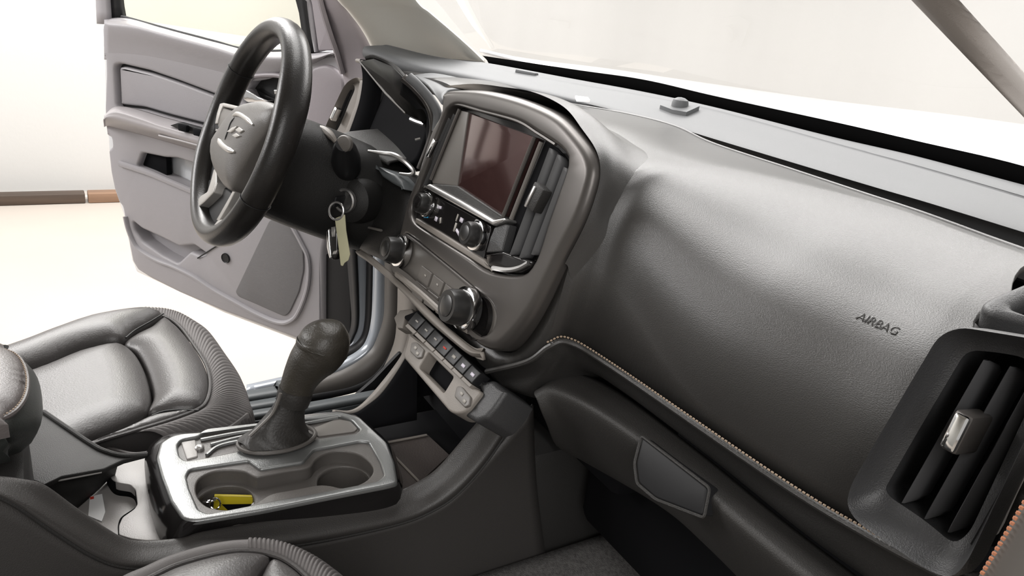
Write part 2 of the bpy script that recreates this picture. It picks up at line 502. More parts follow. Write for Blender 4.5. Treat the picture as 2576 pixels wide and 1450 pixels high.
band(e2, e3, -.755, -.735, 'jamb_channel', 'rubber')
band(e4b, e4, -.735, -.715, 'jamb_flange', 'jamb')
band(e4, e5, -.715, -.69, 'kick_trim', 'taupe_dark')
band(e5, e6, -.685, -.68, 'weather_strip', 'rubber')
fl_ = [PX(x, y, -.61) for x, y in [(880, 1010), (940, 958), (1005, 890), (1060, 880), (1060, 1010), (900, 1060)]]
mk('footwell_liner', prism(fl_, [p-V((.01, 0, 0)) for p in fl_]), 'rubber', body)
# kick panel inside the post
A = rail('X', [(1000, 640), (1000, 740), (998, 800), (990, 866), (955, 945)], -.66)
B = rail('X', [(1060, 660), (1050, 740), (1040, 810), (1020, 880), (985, 960)], -.60)
mk('kick_panel', loft([A, B], 20, 2), 'taupe', body, solid=.01, face='cam')
# sill plate with its ridges
for k, (a, b, mm, z) in enumerate([(((612, 985), (690, 970), (764, 957)), ((628, 1002), (700, 986), (768, 972)), 'sill', .585),
                                (((628, 1002), (700, 986), (768, 972)), ((632, 1010), (705, 993), (770, 980)), 'rubber', .575),
                                (((632, 1010), (705, 993), (770, 980)), ((637, 1026), (708, 1008), (772, 994)), 'sill', .58),
                                (((640, 1032), (785, 1011), (1010, 968)), ((645, 1046), (785, 1028), (1010, 985)), 'sill', .585),
                                (((645, 1046), (785, 1028), (1010, 985)), ((650, 1062), (800, 1046), (1010, 1000)), 'sill', .56)]):
    A = [PZ(p[0], p[1], z) for p in a]; B = [PZ(p[0], p[1], z) for p in b]
    A = [A[0]+V((0, -1.0, 0))]+A; B = [B[0]+V((0, -1.0, 0))]+B
    A[1:2] = [A[1]]; mk('sill_plate', loft([A, B], 24, 2), mm, body, solid=.012, face='cam')
# door jamb behind the mirror panel (front post above the hinge)
A = rail('X', [(790, -260), (806, 0), (828, 60), (846, 125), (866, 200), (870, 330), (872, 560)], -.76)
B = rail('X', [(760, -260), (815, -60), (856, 0), (882, 30), (914, 72), (938, 116), (930, 200), (930, 330), (940, 560)], -.70)
A = resamp(A, 30); B = resamp(B, 30)
mk('front_post', loft([A, B], 30, 3), 'sail', body, solid=.01, face='cam')  # white painted post; its shade is put in as purple grey
A2 = rail('X', [(797, -40), (812, 25), (832, 90), (846, 130), (862, 185)], -.757)
mk('weather_strip', tube(spl(A2, 30), .006, 8), 'sail', body)
# B pillar and passenger sill (behind / under the camera)
# ------------------------------------------------------------------ hood
h0 = rail('Y', [(1219, 150, 1.02), (1617, 215, 1.02), (2100, 318, 1.04), (2576, 436, 1.04)])
h0 = [V((p.x, 1.02, 1.318)) for p in h0]
h1 = rail('Y', [(1605, 206, 1.36), (1800, 226, 1.36), (2104, 268, 1.36), (2576, 330, 1.36)])
h1 = [h1[0]+V((-.3, 0, -.06))]+h1+[h1[-1]+V((.5, 0, .01))]
h0 = [V((p.x, 1.04, 1.305)) for p in h1]
hm = [h0[i].lerp(h1[i], .5)+V((0, 0, .012)) for i in range(len(h1))]
h2 = [p+V((0, .4, -.035)) for p in h1]; h3 = [p+V((0, .75, -.14)) for p in h1]
o = mk('hood', loft([h0, hm, h1, h2, h3], 40, 6), 'paint', solid=.01, face='cam')
tag(o, 'white painted hood just beyond the windshield base', 'hood')
# ------------------------------------------------------------------ windshield
W0 = rail('Y', [(1219, 152, .80), (1445, 193, .87), (1617, 224, .90), (1800, 263, .925), (2090, 335, .95), (2309, 385, .96), (2576, 455, .95), (2760, 500, .93)])
W1 = rail('Y', [(1213, 140, .815), (1445, 175, .885), (1617, 200, .916), (1800, 242, .942), (2104, 308, .968), (2313, 356, .978), (2576, 418, .968), (2760, 462, .95)])
W0 = W0[:-1]+[V((.52, .90, 1.336)), V((.60, .82, 1.334))]; W1 = W1[:-1]+[V((.53, .918, 1.348)), V((.61, .836, 1.346))]
W2 = [V((p.x*.86-.01, p.y-.72, 1.80)) for p in W1]
Wm = [W1[i].lerp(W2[i], .5)+V((0, .03, .02)) for i in range(len(W1))]
ws = thing('windshield', 'clear slanted windshield glass above the dashboard', 'windshield', wc := sum(W1, V((0, 0, 0)))/len(W1))
mk('glass_pane', loft([W1, Wm, W2], 40, 8), 'glass', ws, face='cam')
mk('black_border', loft([[p+V((0, .018, -.03)) for p in W0], [p+V((0, .010, -.005)) for p in W0], [a.lerp(b, .5)+V((0, .004, 0)) for a, b in zip(W0, W1)], W1], 60, 2), 'frit', ws, face='cam')
# ------------------------------------------------------------------ pillars
E0 = rail('X', [(700, -230, -.55), (790, -85, -.595), (852, 0, -.63), (877, 27, -.645), (910, 70, -.665), (934, 113, -.68), (945, 150, -.69)])
E0b = rail('X', [(715, -230, -.545), (803, -85, -.59), (866, 0, -.622), (893, 30, -.636), (926, 73, -.655), (950, 116, -.67), (962, 152, -.68)])
E1 = rail('X', [(790, -260, -.54), (880, -110, -.575), (950, -10, -.605), (980, 20, -.62), (1020, 62, -.635), (1075, 112, -.65), (1110, 150, -.66)])
E2 = rail('X', [(860, -280, -.49), (945, -130, -.53), (1035, 0, -.57), (1070, 32, -.58), (1120, 75, -.593), (1170, 120, -.605), (1210, 160, -.615)])
E3 = rail('X', [(872, -280, -.49), (958, -130, -.53), (1048, 0, -.572), (1083, 30, -.582), (1133, 73, -.595), (1184, 118, -.607), (1220, 152, -.617)])
E0 = [p+V((-.01, 0, 0)) for p in E0]
lp = mk('pillar_trim', loft([E0, E0b, E1, E2, E3], 40, 5), 'pillar', solid=.008, face='cam')
tag(lp, 'greige windshield pillar trim on the driver side above the dash end', 'pillar trim')
def ext(a, b, t0=-.9, t1=1.9): return [a.lerp(b, t0+(t1-t0)*k/24) for k in range(25)]
G0 = ext(PY(2292, 0, .43), PY(2576, 296, .61)); G1 = ext(PY(2345, 0, .42), PY(2576, 244, .60)); G2 = ext(PY(2413, 0, .43), PY(2576, 182, .61))
gc = [(a+b)/2+((a+b)/2-CAM).normalized()*.028 for a, b in zip(G0, G2)]
rows = [G0, [a.lerp(b, .5)+V((-.002, -.003, .001)) for a, b in zip(G0, G1)], G1, [a.lerp(b, .5)+V((0, -.003, .002)) for a, b in zip(G1, G2)], G2, gc]
rp = mk('pillar_trim', grid(rows, cv=True), 'pillar_r', angle=0)
tag(rp, 'warm grey windshield pillar crossing the bright backdrop on the passenger side', 'pillar trim')

# ================================================================== driver door
DP = Plane((-1.591, .208, .55), (.827, .562, 0), (.562, -.827, 0))
door = thing('driver_door', 'grey driver door standing wide open behind the steering wheel', 'door', DP.at(.5, -.02))
H = DP.pts
edge = [(256, 60), (257, 143), (263, 145), (264, 186), (261, 269), (262, 300), (266, 341), (278, 347), (280, 369), (270, 377), (276, 432), (285, 476), (297, 511), (306, 520), (313, 562), (323, 617), (331, 658), (345, 681), (378, 702), (450, 738), (560, 785), (660, 822), (750, 856), (812, 880)]
front = [(812, 640), (838, 500), (858, 330), (872, 200), (846, 132), (800, 133)]
belt = [(781, 137), (720, 136), (671, 136), (601, 129), (540, 112), (416, 79), (319, 52), (300, 46), (270, 48)]
loop = rnd(H(edge+front+belt), .006, 2)
ins = H([(287, 172), (290, 163), (302, 160), (374, 177), (447, 202), (540, 237), (600, 262), (598, 345), (520, 322), (420, 296), (356, 277), (292, 270)])
pocket = H([(357, 385), (411, 396), (444, 398), (488, 412), (530, 430), (530, 497), (478, 478), (380, 432), (345, 418)])
mapp = H([(333, 556), (356, 576), (405, 598), (450, 622), (500, 630), (560, 612), (540, 600), (500, 655), (476, 636), (444, 665), (405, 642), (358, 609), (338, 582)])
mapp = H([(333, 557), (356, 576), (405, 598), (450, 621), (488, 617), (520, 640), (505, 645), (478, 634), (446, 664), (405, 642), (358, 609), (338, 582)])
bowl = H([(626, 212), (640, 197), (700, 195), (712, 215), (708, 252), (672, 268), (612, 262), (612, 232)])
bm = plate(DP, loop, 0, -.05, .012, 3, [rnd(ins, .012), rnd(pocket, .006, 3), rnd(mapp, .008, 3), rnd(bowl, .012, 3)], .009)
mk('trim_panel', bm, 'door', door)
# steel shell behind the trim
sh = DP.pts([(250, 60), (256, 143), (260, 300), (266, 345), (268, 377), (284, 480), (306, 545), (326, 655), (342, 690), (560, 792), (812, 888), (880, 880), (880, 200), (846, 136), (319, 56)], -.052)
mk('outer_shell', plate(DP, dedupe(sh), -.052, -.15, .02), 'paint', door)
def recess(loop, d, name, m, par, wall=.002):
    """a tray behind a hole: floor at d"""
    big = inset2(dedupe(loop), DP.n, -.004)
    return mk(name, prism([p+DP.n*d for p in big], [p+DP.n*(d-.004) for p in big]), m, par)
ip_ = [p-DP.n*.010 for p in inset2(dedupe(rnd(ins, .016, 4)), DP.n, .008)]
mk('insert_panel', plate(DP, ip_, -.010, -.024, .007, 4), 'door', door)
recess(ins, -.022, 'insert_backing', 'rubber', door)
recess(pocket, -.06, 'pull_pocket', 'sail', door)
recess(mapp, -.045, 'map_pocket', 'door', door)
recess(bowl, -.035, 'handle_bowl', 'rubber', door)
bm = box(DP.hit(385, 408, -.03), (DP.u, DP.w, DP.n), (.13, .07, .02), .003); mk('pocket_shade', bm, 'black', door)  # black block standing in for the shade inside the pull pocket
# belt pad (soft upper edge)
b0 = DP.pts([(262, 46), (319, 45), (416, 72), (540, 105), (601, 122), (671, 129), (720, 129), (781, 131), (842, 130)], -.035)
b1 = DP.pts([(262, 55), (330, 60), (416, 82), (540, 115), (601, 133), (671, 139), (720, 139), (781, 140), (842, 131)], .010)
b2 = DP.pts([(262, 66), (340, 75), (416, 95), (540, 128), (601, 146), (671, 150), (720, 150), (781, 150), (830, 136)], .020)
b3 = DP.pts([(262, 110), (340, 115), (416, 128), (540, 160), (601, 175), (671, 178), (720, 172), (781, 160), (815, 146)], .006)
b4 = DP.pts([(262, 150), (340, 152), (416, 165), (540, 190), (601, 205), (671, 200), (720, 182), (781, 166), (812, 150)], -.004)
mk('belt_pad', loft([b0, b1, b2, b3, b4], 50, 4), 'door', door, solid=.004, face='cam')
# armrest
a0 = DP.pts([(262, 290), (285, 270), (312, 268), (356, 277), (420, 296), (520, 322), (620, 348)], 0)
a1 = DP.pts([(262, 293), (278, 281), (300, 277), (352, 292), (410, 313), (510, 340), (620, 366)], .055)
a2 = DP.pts([(262, 297), (272, 290), (296, 289), (352, 305), (406, 322), (507, 350), (620, 376)], .065)
a3 = DP.pts([(262, 306), (266, 302), (290, 305), (350, 322), (404, 337), (506, 367), (620, 392)], .06)
a4 = DP.pts([(262, 320), (270, 318), (300, 325), (350, 338), (404, 353), (506, 382), (620, 408)], 0)
mk('armrest', loft([a0, a1, a2, a3, a4], 40, 5), 'arm', door, solid=.003, face='cam', angle=60)
sw = DP.pts([(427, 316), (449, 308), (520, 328), (590, 345), (590, 372), (510, 349)], .062)
o = mk('switch_panel', plate(DP, rnd(sw, .004, 2), .066, .05, .002), 'rubber', door)
for (x, y) in ((462, 322), (500, 334), (540, 346)):
    mk('window_switch', box(DP.hit(x, y, .07), (DP.u, DP.w, DP.n), (.03, .018, .012), .003), 'black', o)
s0 = DP.pts([(400, 341), (450, 353), (502, 367), (620, 400)], .06); mk('armrest_seam', tube(spl(s0, 30), .003, 6), 'arm', door)
# pull pocket lip and map pocket lip
l0 = DP.pts([(301, 412), (330, 421), (380, 438), (430, 459), (477, 479), (540, 506), (610, 540)], .004)
mk('pocket_lip', tube(spl(l0, 40), .009, 8, ell=(.7, 1)), 'door', door)
l1 = DP.pts([(316, 545), (322, 572), (334, 604), (350, 627), (394, 654), (438, 671), (488, 696), (540, 730), (595, 761), (650, 791), (700, 811), (730, 808), (752, 784), (774, 721), (776, 655), (757, 610), (727, 555)], .002)
mk('pocket_lip', tube(spl(l1, 90), .008, 8, ell=(.8, 1)), 'door', door)
gl = DP.pts([(591, 735), (636, 640), (678, 552), (728, 552), (762, 630), (764, 680), (752, 735), (728, 787), (716, 797), (700, 791), (640, 764), (599, 747)], .004)
mk('speaker_grille', plate(DP, rnd(gl, .012, 4), .006, -.004, .003), 'door_dark', door)
st = DP.pts([(497, 650), (556, 612), (640, 600), (672, 548), (640, 628), (592, 728)], .002)
mk('lower_seam', tube([st[0], st[1]], .002, 6), 'rubber', door)
mk('screw_recess', lathe(DP.hit(567, 650, .003), DP.n, [(0, 0), (.012, 0), (.014, .002), (.015, -.002)], 20), 'rubber', door)
# inner handle
hl = DP.pts([(610, 231), (616, 224), (629, 231), (648, 243), (673, 253), (668, 257), (640, 258), (622, 258), (612, 251)], .012)
mk('door_handle', plate(DP, rnd(hl, .003, 2), .014, -.02, .003), 'chrome', door)
mk('lock_knob', plate(DP, rnd(DP.pts([(688, 226), (700, 226), (702, 236), (690, 238)], .006), .002, 2), .008, -.01, .002), 'silver', door)
bz = DP.pts([(626, 206), (640, 192), (703, 191), (716, 213), (711, 254)], .004); mk('handle_bezel', tube(spl(bz, 40), .006, 8), 'sail', door)
# window frame, glass, mirror sail
fr = [(243, 60), (238, -60), (232, -330), (240, -380), (300, -400), (520, -330), (700, -150), (784, 0), (800, 131)]
fi = [(275, 60), (271, 0), (266, -310), (300, -345), (500, -280), (672, -120), (760, 10), (790, 131)]
A = DP.pts(fr, -.02); B = DP.pts(fi, -.02)
mk('window_frame', loft([resamp(A, 40), resamp([p+DP.n*.006 for p in DP.pts([(258, 60), (254, -60), (250, -320), (270, -365), (510, -305), (686, -135), (772, 5), (795, 131)], -.02)], 40), resamp(B, 40)], 40, 3), 'door', door, solid=.03, face='cam')
C1 = DP.pts([(271, 44), (270, 0), (265, -310), (298, -346), (500, -282), (672, -122), (762, 8), (780, 131)], -.032)
C2 = DP.pts([(303, 44), (295, 0), (288, -290), (310, -318), (498, -255), (662, -104), (782, 0), (799, 131)], -.032)
mk('window_seal', loft([resamp(C1, 40), resamp(C2, 40)], 40, 2), 'rubber', door, solid=.02, face='cam')
gp = DP.pts([(290, 46), (280, -300), (310, -330), (498, -265), (665, -112), (775, 0), (805, 132), (700, 140), (600, 135), (540, 118), (416, 86), (319, 58)], -.045)
bm = bmesh.new(); bm.faces.new([bm.verts.new(p) for p in gp]); mk('window_glass', bm, 'glass_t', door, face='cam')
bl = DP.pts([(300, 41), (319, 44), (416, 71), (540, 104), (601, 121), (671, 128), (720, 128), (800, 130)], -.036); mk('belt_seal', tube(spl(bl, 40), .004, 6), 'rubber', door)
sl = DP.pts([(782, 0), (800, 128), (842, 127), (826, 62), (806, 8), (780, -60), (750, -60)], -.01)
mk('mirror_sail', plate(DP, rnd(sl, .004, 2), -.01, -.06, .004), 'sail', door)
tw = DP.pts([(782, 172), (800, 165), (820, 162), (838, 170), (856, 188), (864, 205), (866, 330), (860, 520), (770, 520), (770, 300)], .012)
mk('shaded_hinge_end', plate(DP, rnd(tw, .01, 3), .012, -.02, .008), 'sail', door)  # darker plate carries the shadow on the door's front section as colour
bk = DP.pts([(810, 640), (812, 880), (882, 905), (884, 640)], -.015)
mk('hinge_seal', plate(DP, bk, -.015, -.05, .004), 'rubber', door)
# ================================================================== dashboard
dash = thing('dashboard', 'dark charcoal truck dashboard running from the driver side to the passenger side', 'dashboard', (.05, .8, .95))
R = rail
# upper pad: windshield edge back to the groove, sweeping out to a brow on the driver side
p0 = R('Y', [(1010, 116, .635), (1100, 139, .70), (1219, 152, .80), (1445, 193, .87), (1617, 224, .90), (1800, 263, .925), (2090, 335, .95), (2309, 385, .96), (2576, 455, .95), (2760, 500, .93)])
p1 = R('Y', [(975, 113, .60), (1085, 140, .68), (1210, 162, .76), (1440, 206, .83), (1612, 236, .865), (1800, 275, .885), (2110, 361, .91), (2309, 414, .915), (2576, 490, .90), (2760, 545, .88)])
p1b = R('Y', [(960, 114, .585), (1075, 145, .665), (1205, 168, .745), (1440, 213, .82), (1612, 243, .855), (1800, 283, .875), (2112, 370, .90), (2309, 424, .905), (2576, 502, .89), (2760, 558, .87)])
p2 = R('Y', [(935, 115, .56), (1060, 154, .635), (1190, 178, .71), (1430, 226, .785), (1608, 265, .81), (1800, 319, .83), (2172, 422, .845), (2330, 466, .84), (2576, 530, .82), (2760, 580, .80)])
p3 = R('Y', [(914, 120, .54), (1050, 163, .61), (1190, 192, .685), (1420, 243, .755), (1620, 294, .775), (1800, 348, .79), (2172, 459, .79), (2330, 505, .78), (2576, 580, .77), (2760, 635, .75)])
p0 = [p+V((0, -.003, -.004)) for p in p0]
def wl(p): return max(0, min(1, (-.10-p.x)/.25))
p4 = [p+V((.004*wl(p), .010-.006*wl(p), -.0035-.017*wl(p))) for p in p3]
p5 = [p+V((0, .05, -.0085)) for p in p4]
p6_ = [p+V((-.01, .085, -.065)) for p in p3]
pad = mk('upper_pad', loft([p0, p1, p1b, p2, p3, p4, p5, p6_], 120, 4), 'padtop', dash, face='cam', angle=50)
p6 = [p+V((0, .01, -.004)) for p in p0]
# airbag panel: seam to stitching
S = R('Y', [(1100, 181, .66), (1190, 196, .70), (1272, 210, .72), (1410, 255, .755), (1583, 287, .77), (1703, 318, .778), (1800, 362, .775), (2000, 428, .775), (2172, 485, .77), (2330, 537, .76), (2503, 600, .75), (2640, 648, .735)])
B = R('Y', [(1090, 760, .46), (1130, 815, .455), (1180, 878, .45), (1230, 931, .45), (1333, 905, .455), (1387, 868, .466), (1436, 856, .482), (1540, 914, .505), (1960, 1200, .52), (2200, 1344, .52), (2400, 1450, .52), (2700, 1610, .52)])
nS = 140
Sr = spl(S, nS); Br = spl(B, nS)
# along the right half pair points of equal X
def atx(P, x):
    for a, b in zip(P, P[1:]):
        if (a.x-x)*(b.x-x) <= 0 and abs(b.x-a.x) > 1e-9: return a.lerp(b, (x-a.x)/(b.x-a.x))
    return P[0] if abs(P[0].x-x) < abs(P[-1].x-x) else P[-1]
rows = []
NB = 22
Sx = spl(S, 300); Bx = spl(B, 300)
# bottom edge is walked by arc length, the seam point follows it sideways
for j in range(nS+1):
    b = Br[j]
    f = j/nS
    xs = b.x if f > .45 else None
    if b.x >= .215 and j > nS*.25: s = atx(Sx, b.x-.012)
    else: s = None
    rows.append((s, b))
first = next(i for i, r in enumerate(rows) if r[0] is not None)
x0 = rows[first][0].x
for i in range(first):
    rows[i] = (atx(Sx, S[0].x+(x0-S[0].x)*i/first), rows[i][1])
G = []
def airbag_pt(s, b, k):
    h = max(.03, (s.z-b.z)); q = max(0, min(1, (b.x-.16)/.26)); q = q*q*(3-2*q)
    c1 = s+V((0, -(s.y-b.y)*.78-.01, .004)); c2 = b+V((0, -.027, h*.73))
    t = k; P = s*(1-t)**3+c1*3*t*(1-t)**2+c2*3*t*t*(1-t)+b*t**3
    a = t*math.pi/2; n = 8.
    A = math.sin(a)**(2/n); Cc = math.cos(a)**(2/n); skew = .15
    z = b.z+h*Cc+.004*math.sin(math.pi*t); y = b.y+(s.y-skew*h-b.y)*(1-A)+skew*h*Cc
    Q = V((s.x+(b.x-s.x)*t, y, z))
    return Q.lerp(P, q)
for s, b in rows: G.append([airbag_pt(s, b, k/NB) for k in range(NB+1)])
bm = grid(G)
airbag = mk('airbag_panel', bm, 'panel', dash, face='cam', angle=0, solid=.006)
# seam bead, piping and stitching
def onpanel(j, k):
    j = max(0, min(nS-1e-6, j)); i = int(j); f = j-i
    k = max(0, min(NB-1e-6, k)); m = int(k); g = k-m
    a = G[i][m].lerp(G[i+1][m], f); b = G[i][m+1].lerp(G[i+1][m+1], f); return a.lerp(b, g)
mk('seam_bead', tube([p+V((0, -.004, -.001)) for p in spl(S[2:], 120)], .003, 8), 'panel', dash)
st = bmesh.new()
pth = spl(B[5:], 260)
lift = [p+V((0, -.006, .004)) for p in pth]
for i in range(0, 259, 2):
    a, b = lift[i], lift[i+1]; d = (b-a)*.9
    tube([a, a+d*.5+V((0, -.0006, .0004)), a+d], .0011, 5, bm=st)
mk('stitching', st, 'thread', dash)
mk('piping', tube([p+V((0, -.003, -.002)) for p in spl(B[3:], 160)], .0035, 8), 'panel', dash)
# band under the stitching
q0 = [p+V((0, 0, -.003)) for p in B[3:]]
q1 = [p+V((0, .012, -.016)) for p in q0]
g0 = R('Y', [(1240, 985, .45), (1290, 992, .45), (1342, 961, .46), (1425, 934, .49), (1528, 991, .51), (1755, 1166, .52), (1960, 1336, .52), (2130, 1462, .52), (2400, 1650, .52)])
g0p = [p+V((0, .02, 0)) for p in g0]
mk('trim_band', loft([q0, q1, g0p, [p+V((0, .04, -.02)) for p in g0p]], 90, 4), 'lower', dash, face='cam', solid=.003)
# glove box
g1 = R('Y', [(1345, 985, .47), (1400, 958, .49), (1500, 1000, .51), (1700, 1140, .515), (1905, 1310, .515), (2130, 1490, .515)])
ga = R('Y', [(1347, 975, .475), (1405, 944, .497), (1515, 989, .517), (1720, 1145, .522), (1925, 1317, .522), (2150, 1492, .522)])
g2 = R('Y', [(1352, 1010, .465), (1400, 1000, .48), (1500, 1045, .495), (1690, 1180, .50), (1880, 1345, .50), (2100, 1530, .50)])
g3 = R('Y', [(1372, 1060, .48), (1420, 1070, .50), (1490, 1105, .51), (1680, 1235, .515), (1830, 1370, .515), (2040, 1570, .515)])
g4 = R('Y', [(1410, 1130, .54), (1440, 1148, .55), (1475, 1166, .555), (1656, 1272, .565), (1775, 1372, .57), (1960, 1560, .57)])
g5 = [p+V((0, .06, -.01)) for p in g4]
ga = [p+V((0, .02, 0)) for p in ga]
GBr = [ga, g1, g2, g3, g4, g5]
mk('glove_box_door', loft(GBr, 70, 5), 'glove', dash, face='cam', solid=.004)
gbd = LAST[0]
GP = Plane(PY(1690, 1190, .495), (1, 0, 0), (0, -.93, .36))
hp = GP.pts([(1615, 1101), (1782, 1230), (1770, 1300), (1649, 1253), (1606, 1215), (1600, 1165)], .003)
mk('latch_handle', plate(GP, rnd(hp, .004, 3), .006, -.012, .002), 'rubber', gbd)
mk('latch_bezel', tube(rnd(GP.pts([(1614, 1097), (1786, 1229), (1771, 1304), (1649, 1257), (1602, 1217), (1596, 1165)], .003), .004, 3), .0016, 6, closed=True), 'glove', gbd)
# dark cavity behind the lower dash
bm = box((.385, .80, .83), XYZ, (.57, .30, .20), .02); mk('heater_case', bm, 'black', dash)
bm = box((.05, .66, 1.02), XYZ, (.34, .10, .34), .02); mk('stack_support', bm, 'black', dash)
# embossed airbag wording
jn = V((0, -.75, .66)).normalized()
a = PY(2148, 790, .525); b = PY(2272, 842, .525)
TP = Plane((a+b)/2, b-a, jn)
def ray_hit(o, px, py):
    """first point of object o on a sight line"""
    d = ray(px, py).normalized(); m = o.matrix_world.inverted()
    bpy.context.view_layer.update()
    ok, loc, nrm, idx = o.ray_cast(m @ CAM, d)
    return (o.matrix_world @ loc, nrm) if ok else (None, None)
bpy.context.view_layer.update()
a, na = ray_hit(airbag, 2148, 790); b, nb = ray_hit(airbag, 2272, 842)
if a and b:
    n = (na+nb).normalized(); n = n if n.dot(CAM-a) > 0 else -n; u = (b-a).normalized(); w = n.cross(u)
    mk('airbag_lettering', text_bm('AIRBAG', .0105, (a+b)/2+n*.0003, u, w, n, .0001), 'panel', dash, angle=0)
# ---------------------------------------------------------------- passenger vent
VP = Plane(PX(2345, 880, .585)+V((0, 0, 0)), (1, 0, 0), (0, -.985, .17))
VH = VP.pts
vo = rnd(VH([(2420, 820), (2365, 842), (2273, 997), (2200, 1120), (2140, 1225), (2131, 1275), (2160, 1318), (2340, 1440), (2400, 1462), (2440, 1420), (2640, 1000), (2640, 856)], .004), [.012, .02, .05, .05, .03, .012, .012, .03, .015, .02, .03, .01], 4)
vi = rnd(VH([(2432, 880), (2330, 1050), (2225, 1232), (2240, 1252), (2330, 1312), (2400, 1372), (2440, 1340), (2600, 1000), (2600, 905), (2520, 888)], .0), [.008, .04, .006, .006, .03, .01, .015, .02, .01, .02], 4)
vcut = inset2(dedupe(vo), VP.n, -.0012)
cut(airbag, prism([p+VP.n*.09 for p in vcut], [p-VP.n*.10 for p in vcut]))
cut(airbag, box((-.385, .44, 1.1), XYZ, (.43, .28, .6)))
vent = thing('air_vent', 'large air vent at the passenger end of the dashboard with vertical slats', 'air vent', VP.hit(2400, 1200, -.02))
def funnel(lo, li, d0, d1, name, m, par, n, rim=.004):
    N = 120
    a = resamp(dedupe(lo), N, True); b = resamp(dedupe(li), N, True)
    k = min(range(N), key=lambda k: sum((a[i]-b[(i+k) % N]).length for i in range(0, N, 6))); b = b[k:]+b[:k]
    c = sum(a, V((0, 0, 0)))/N
    rows = [[p-n*.02 for p in a], a, [p.lerp(q, .06)+n*rim for p, q in zip(a, b)], [p.lerp(q, .16)+n*rim*.6 for p, q in zip(a, b)], [p.lerp(q, .5)-n*.006 for p, q in zip(a, b)], b, [p-n*.05 for p in b]]
    return mk(name, grid(rows, cu=True), m, par, face=True, angle=50)
vid = [p-VP.n*.016 for p in vi]
vid = [VP.hit(*pq, -.016) for pq in []] or vid
# re-survey inner loop at its own depth
vi2 = rnd(VH([(2432, 880), (2330, 1050), (2225, 1232), (2240, 1252), (2330, 1312), (2400, 1372), (2440, 1340), (2600, 1000), (2600, 905), (2520, 888)], -.016), [.008, .04, .006, .006, .03, .01, .015, .02, .01, .02], 4)
funnel(vo, vi2, 0, 0, 'vent_bezel', 'pad', vent, VP.n)
bk = [p-VP.n*.055 for p in inset2(dedupe(vi2), VP.n, -.01)]
mk('vent_duct', prism(bk, [p-VP.n*.01 for p in bk]), 'black', vent)
def slat(pl, t0, t1, d, depth, th, name, m, par):
    a = pl.hit(*t0, d); b = pl.hit(*t1, d); ax = (b-a).normalized(); side = pl.n.cross(ax).normalized()
    sec = [(-.5, 0), (-.42, .55), (0, 1.), (.42, .55), (.5, 0), (.45, -.9), (0, -1), (-.45, -.9)]
    rows = []
    for t, k in ((0, .25), (.025, .8), (.06, 1), (.94, 1), (.975, .8), (1, .25)):
        c = a.lerp(b, t); rows.append([c+side*th*x*k+pl.n*(depth*(y-1)*.5*k) for x, y in sec])
    bm = grid(rows, cu=True); bm.faces.new([v for v in bm.verts if v.index < 0][:0] or [bm.verts[:][i] for i in range(8)][::-1]) if False else None
    return mk(name, bm, m, par, angle=60)
for t0, t1 in (((2474, 906), (2268, 1266)), ((2541, 922), (2325, 1306)), ((2592, 962), (2384, 1340)), ((2660, 980), (2440, 1370))):
    sl = slat(VP, t0, t1, -.012, .030, .0065, 'slat', 'slat', vent)
a = VP.hit(2438, 1044, .004); b = VP.hit(2395, 1130, .004)
ax = (b-a).normalized(); sd = VP.n.cross(ax).normalized()
tb = mk('adjuster_tab', box((a+b)/2-VP.n*.008-sd*.0, (ax, sd, VP.n), ((b-a).length*1.12, .013, .03), .003), 'bezel', vent)
mk('tab_face', box((a+b)/2+VP.n*.006, (ax, sd, VP.n), ((b-a).length, .010, .006), .002), 'chrome', tb)
# small demister outlet on the dash top
bpy.context.view_layer.update()
hq = [ray_hit(airbag, x, y)[0] for x, y in ((2470, 764), (2540, 730), (2500, 790))]
zq = PY(2480, 765, .575).z
DM = Plane(PY(2475, 765, .575), (1, .25, 0), (0, -.30, .95))
dl = DM.pts([(2466, 764), (2490, 746), (2600, 700), (2720, 690), (2720, 830), (2580, 806), (2490, 785)], .004)
di = DM.pts([(2545, 773), (2620, 735), (2700, 725), (2700, 800), (2600, 793)], .004)
dcut = inset2(dedupe(dl), DM.n, -.001)
cut(airbag, prism([p+DM.n*.03 for p in dcut], [p-DM.n*.06 for p in dcut]))
mk('demister_outlet', plate(DM, rnd(dl, .008), .006, -.02, .005, 3, [rnd(di, .004)], .006), 'pad', vent)
mk('outlet_duct', prism([p-DM.n*.012 for p in inset2(di, DM.n, -.006)], [p-DM.n*.016 for p in inset2(di, DM.n, -.006)]), 'black', vent)
tag(vent, vent['label'], 'air vent')
# dash end panel with the second seam
EP = Plane(PY(2576, 1300, .46), (1, 0, 0), (-.15, -.96, .1))
ep = EP.pts([(2450, 1450), (2580, 1232), (2700, 1030), (2900, 1030), (2900, 1560), (2400, 1560)], 0)
mk('end_panel', plate(EP, rnd(ep, .004), 0, -.05, .006), 'taupe_dark', dash)
st = bmesh.new(); pp = resamp(EP.pts([(2470, 1445), (2520, 1362), (2588, 1246), (2640, 1160)], .002), 44)
for i in range(0, 43, 2): tube([pp[i], pp[i].lerp(pp[i+1], .9)], .0013, 5, bm=st)
mk('stitching', st, 'thread_o', dash)
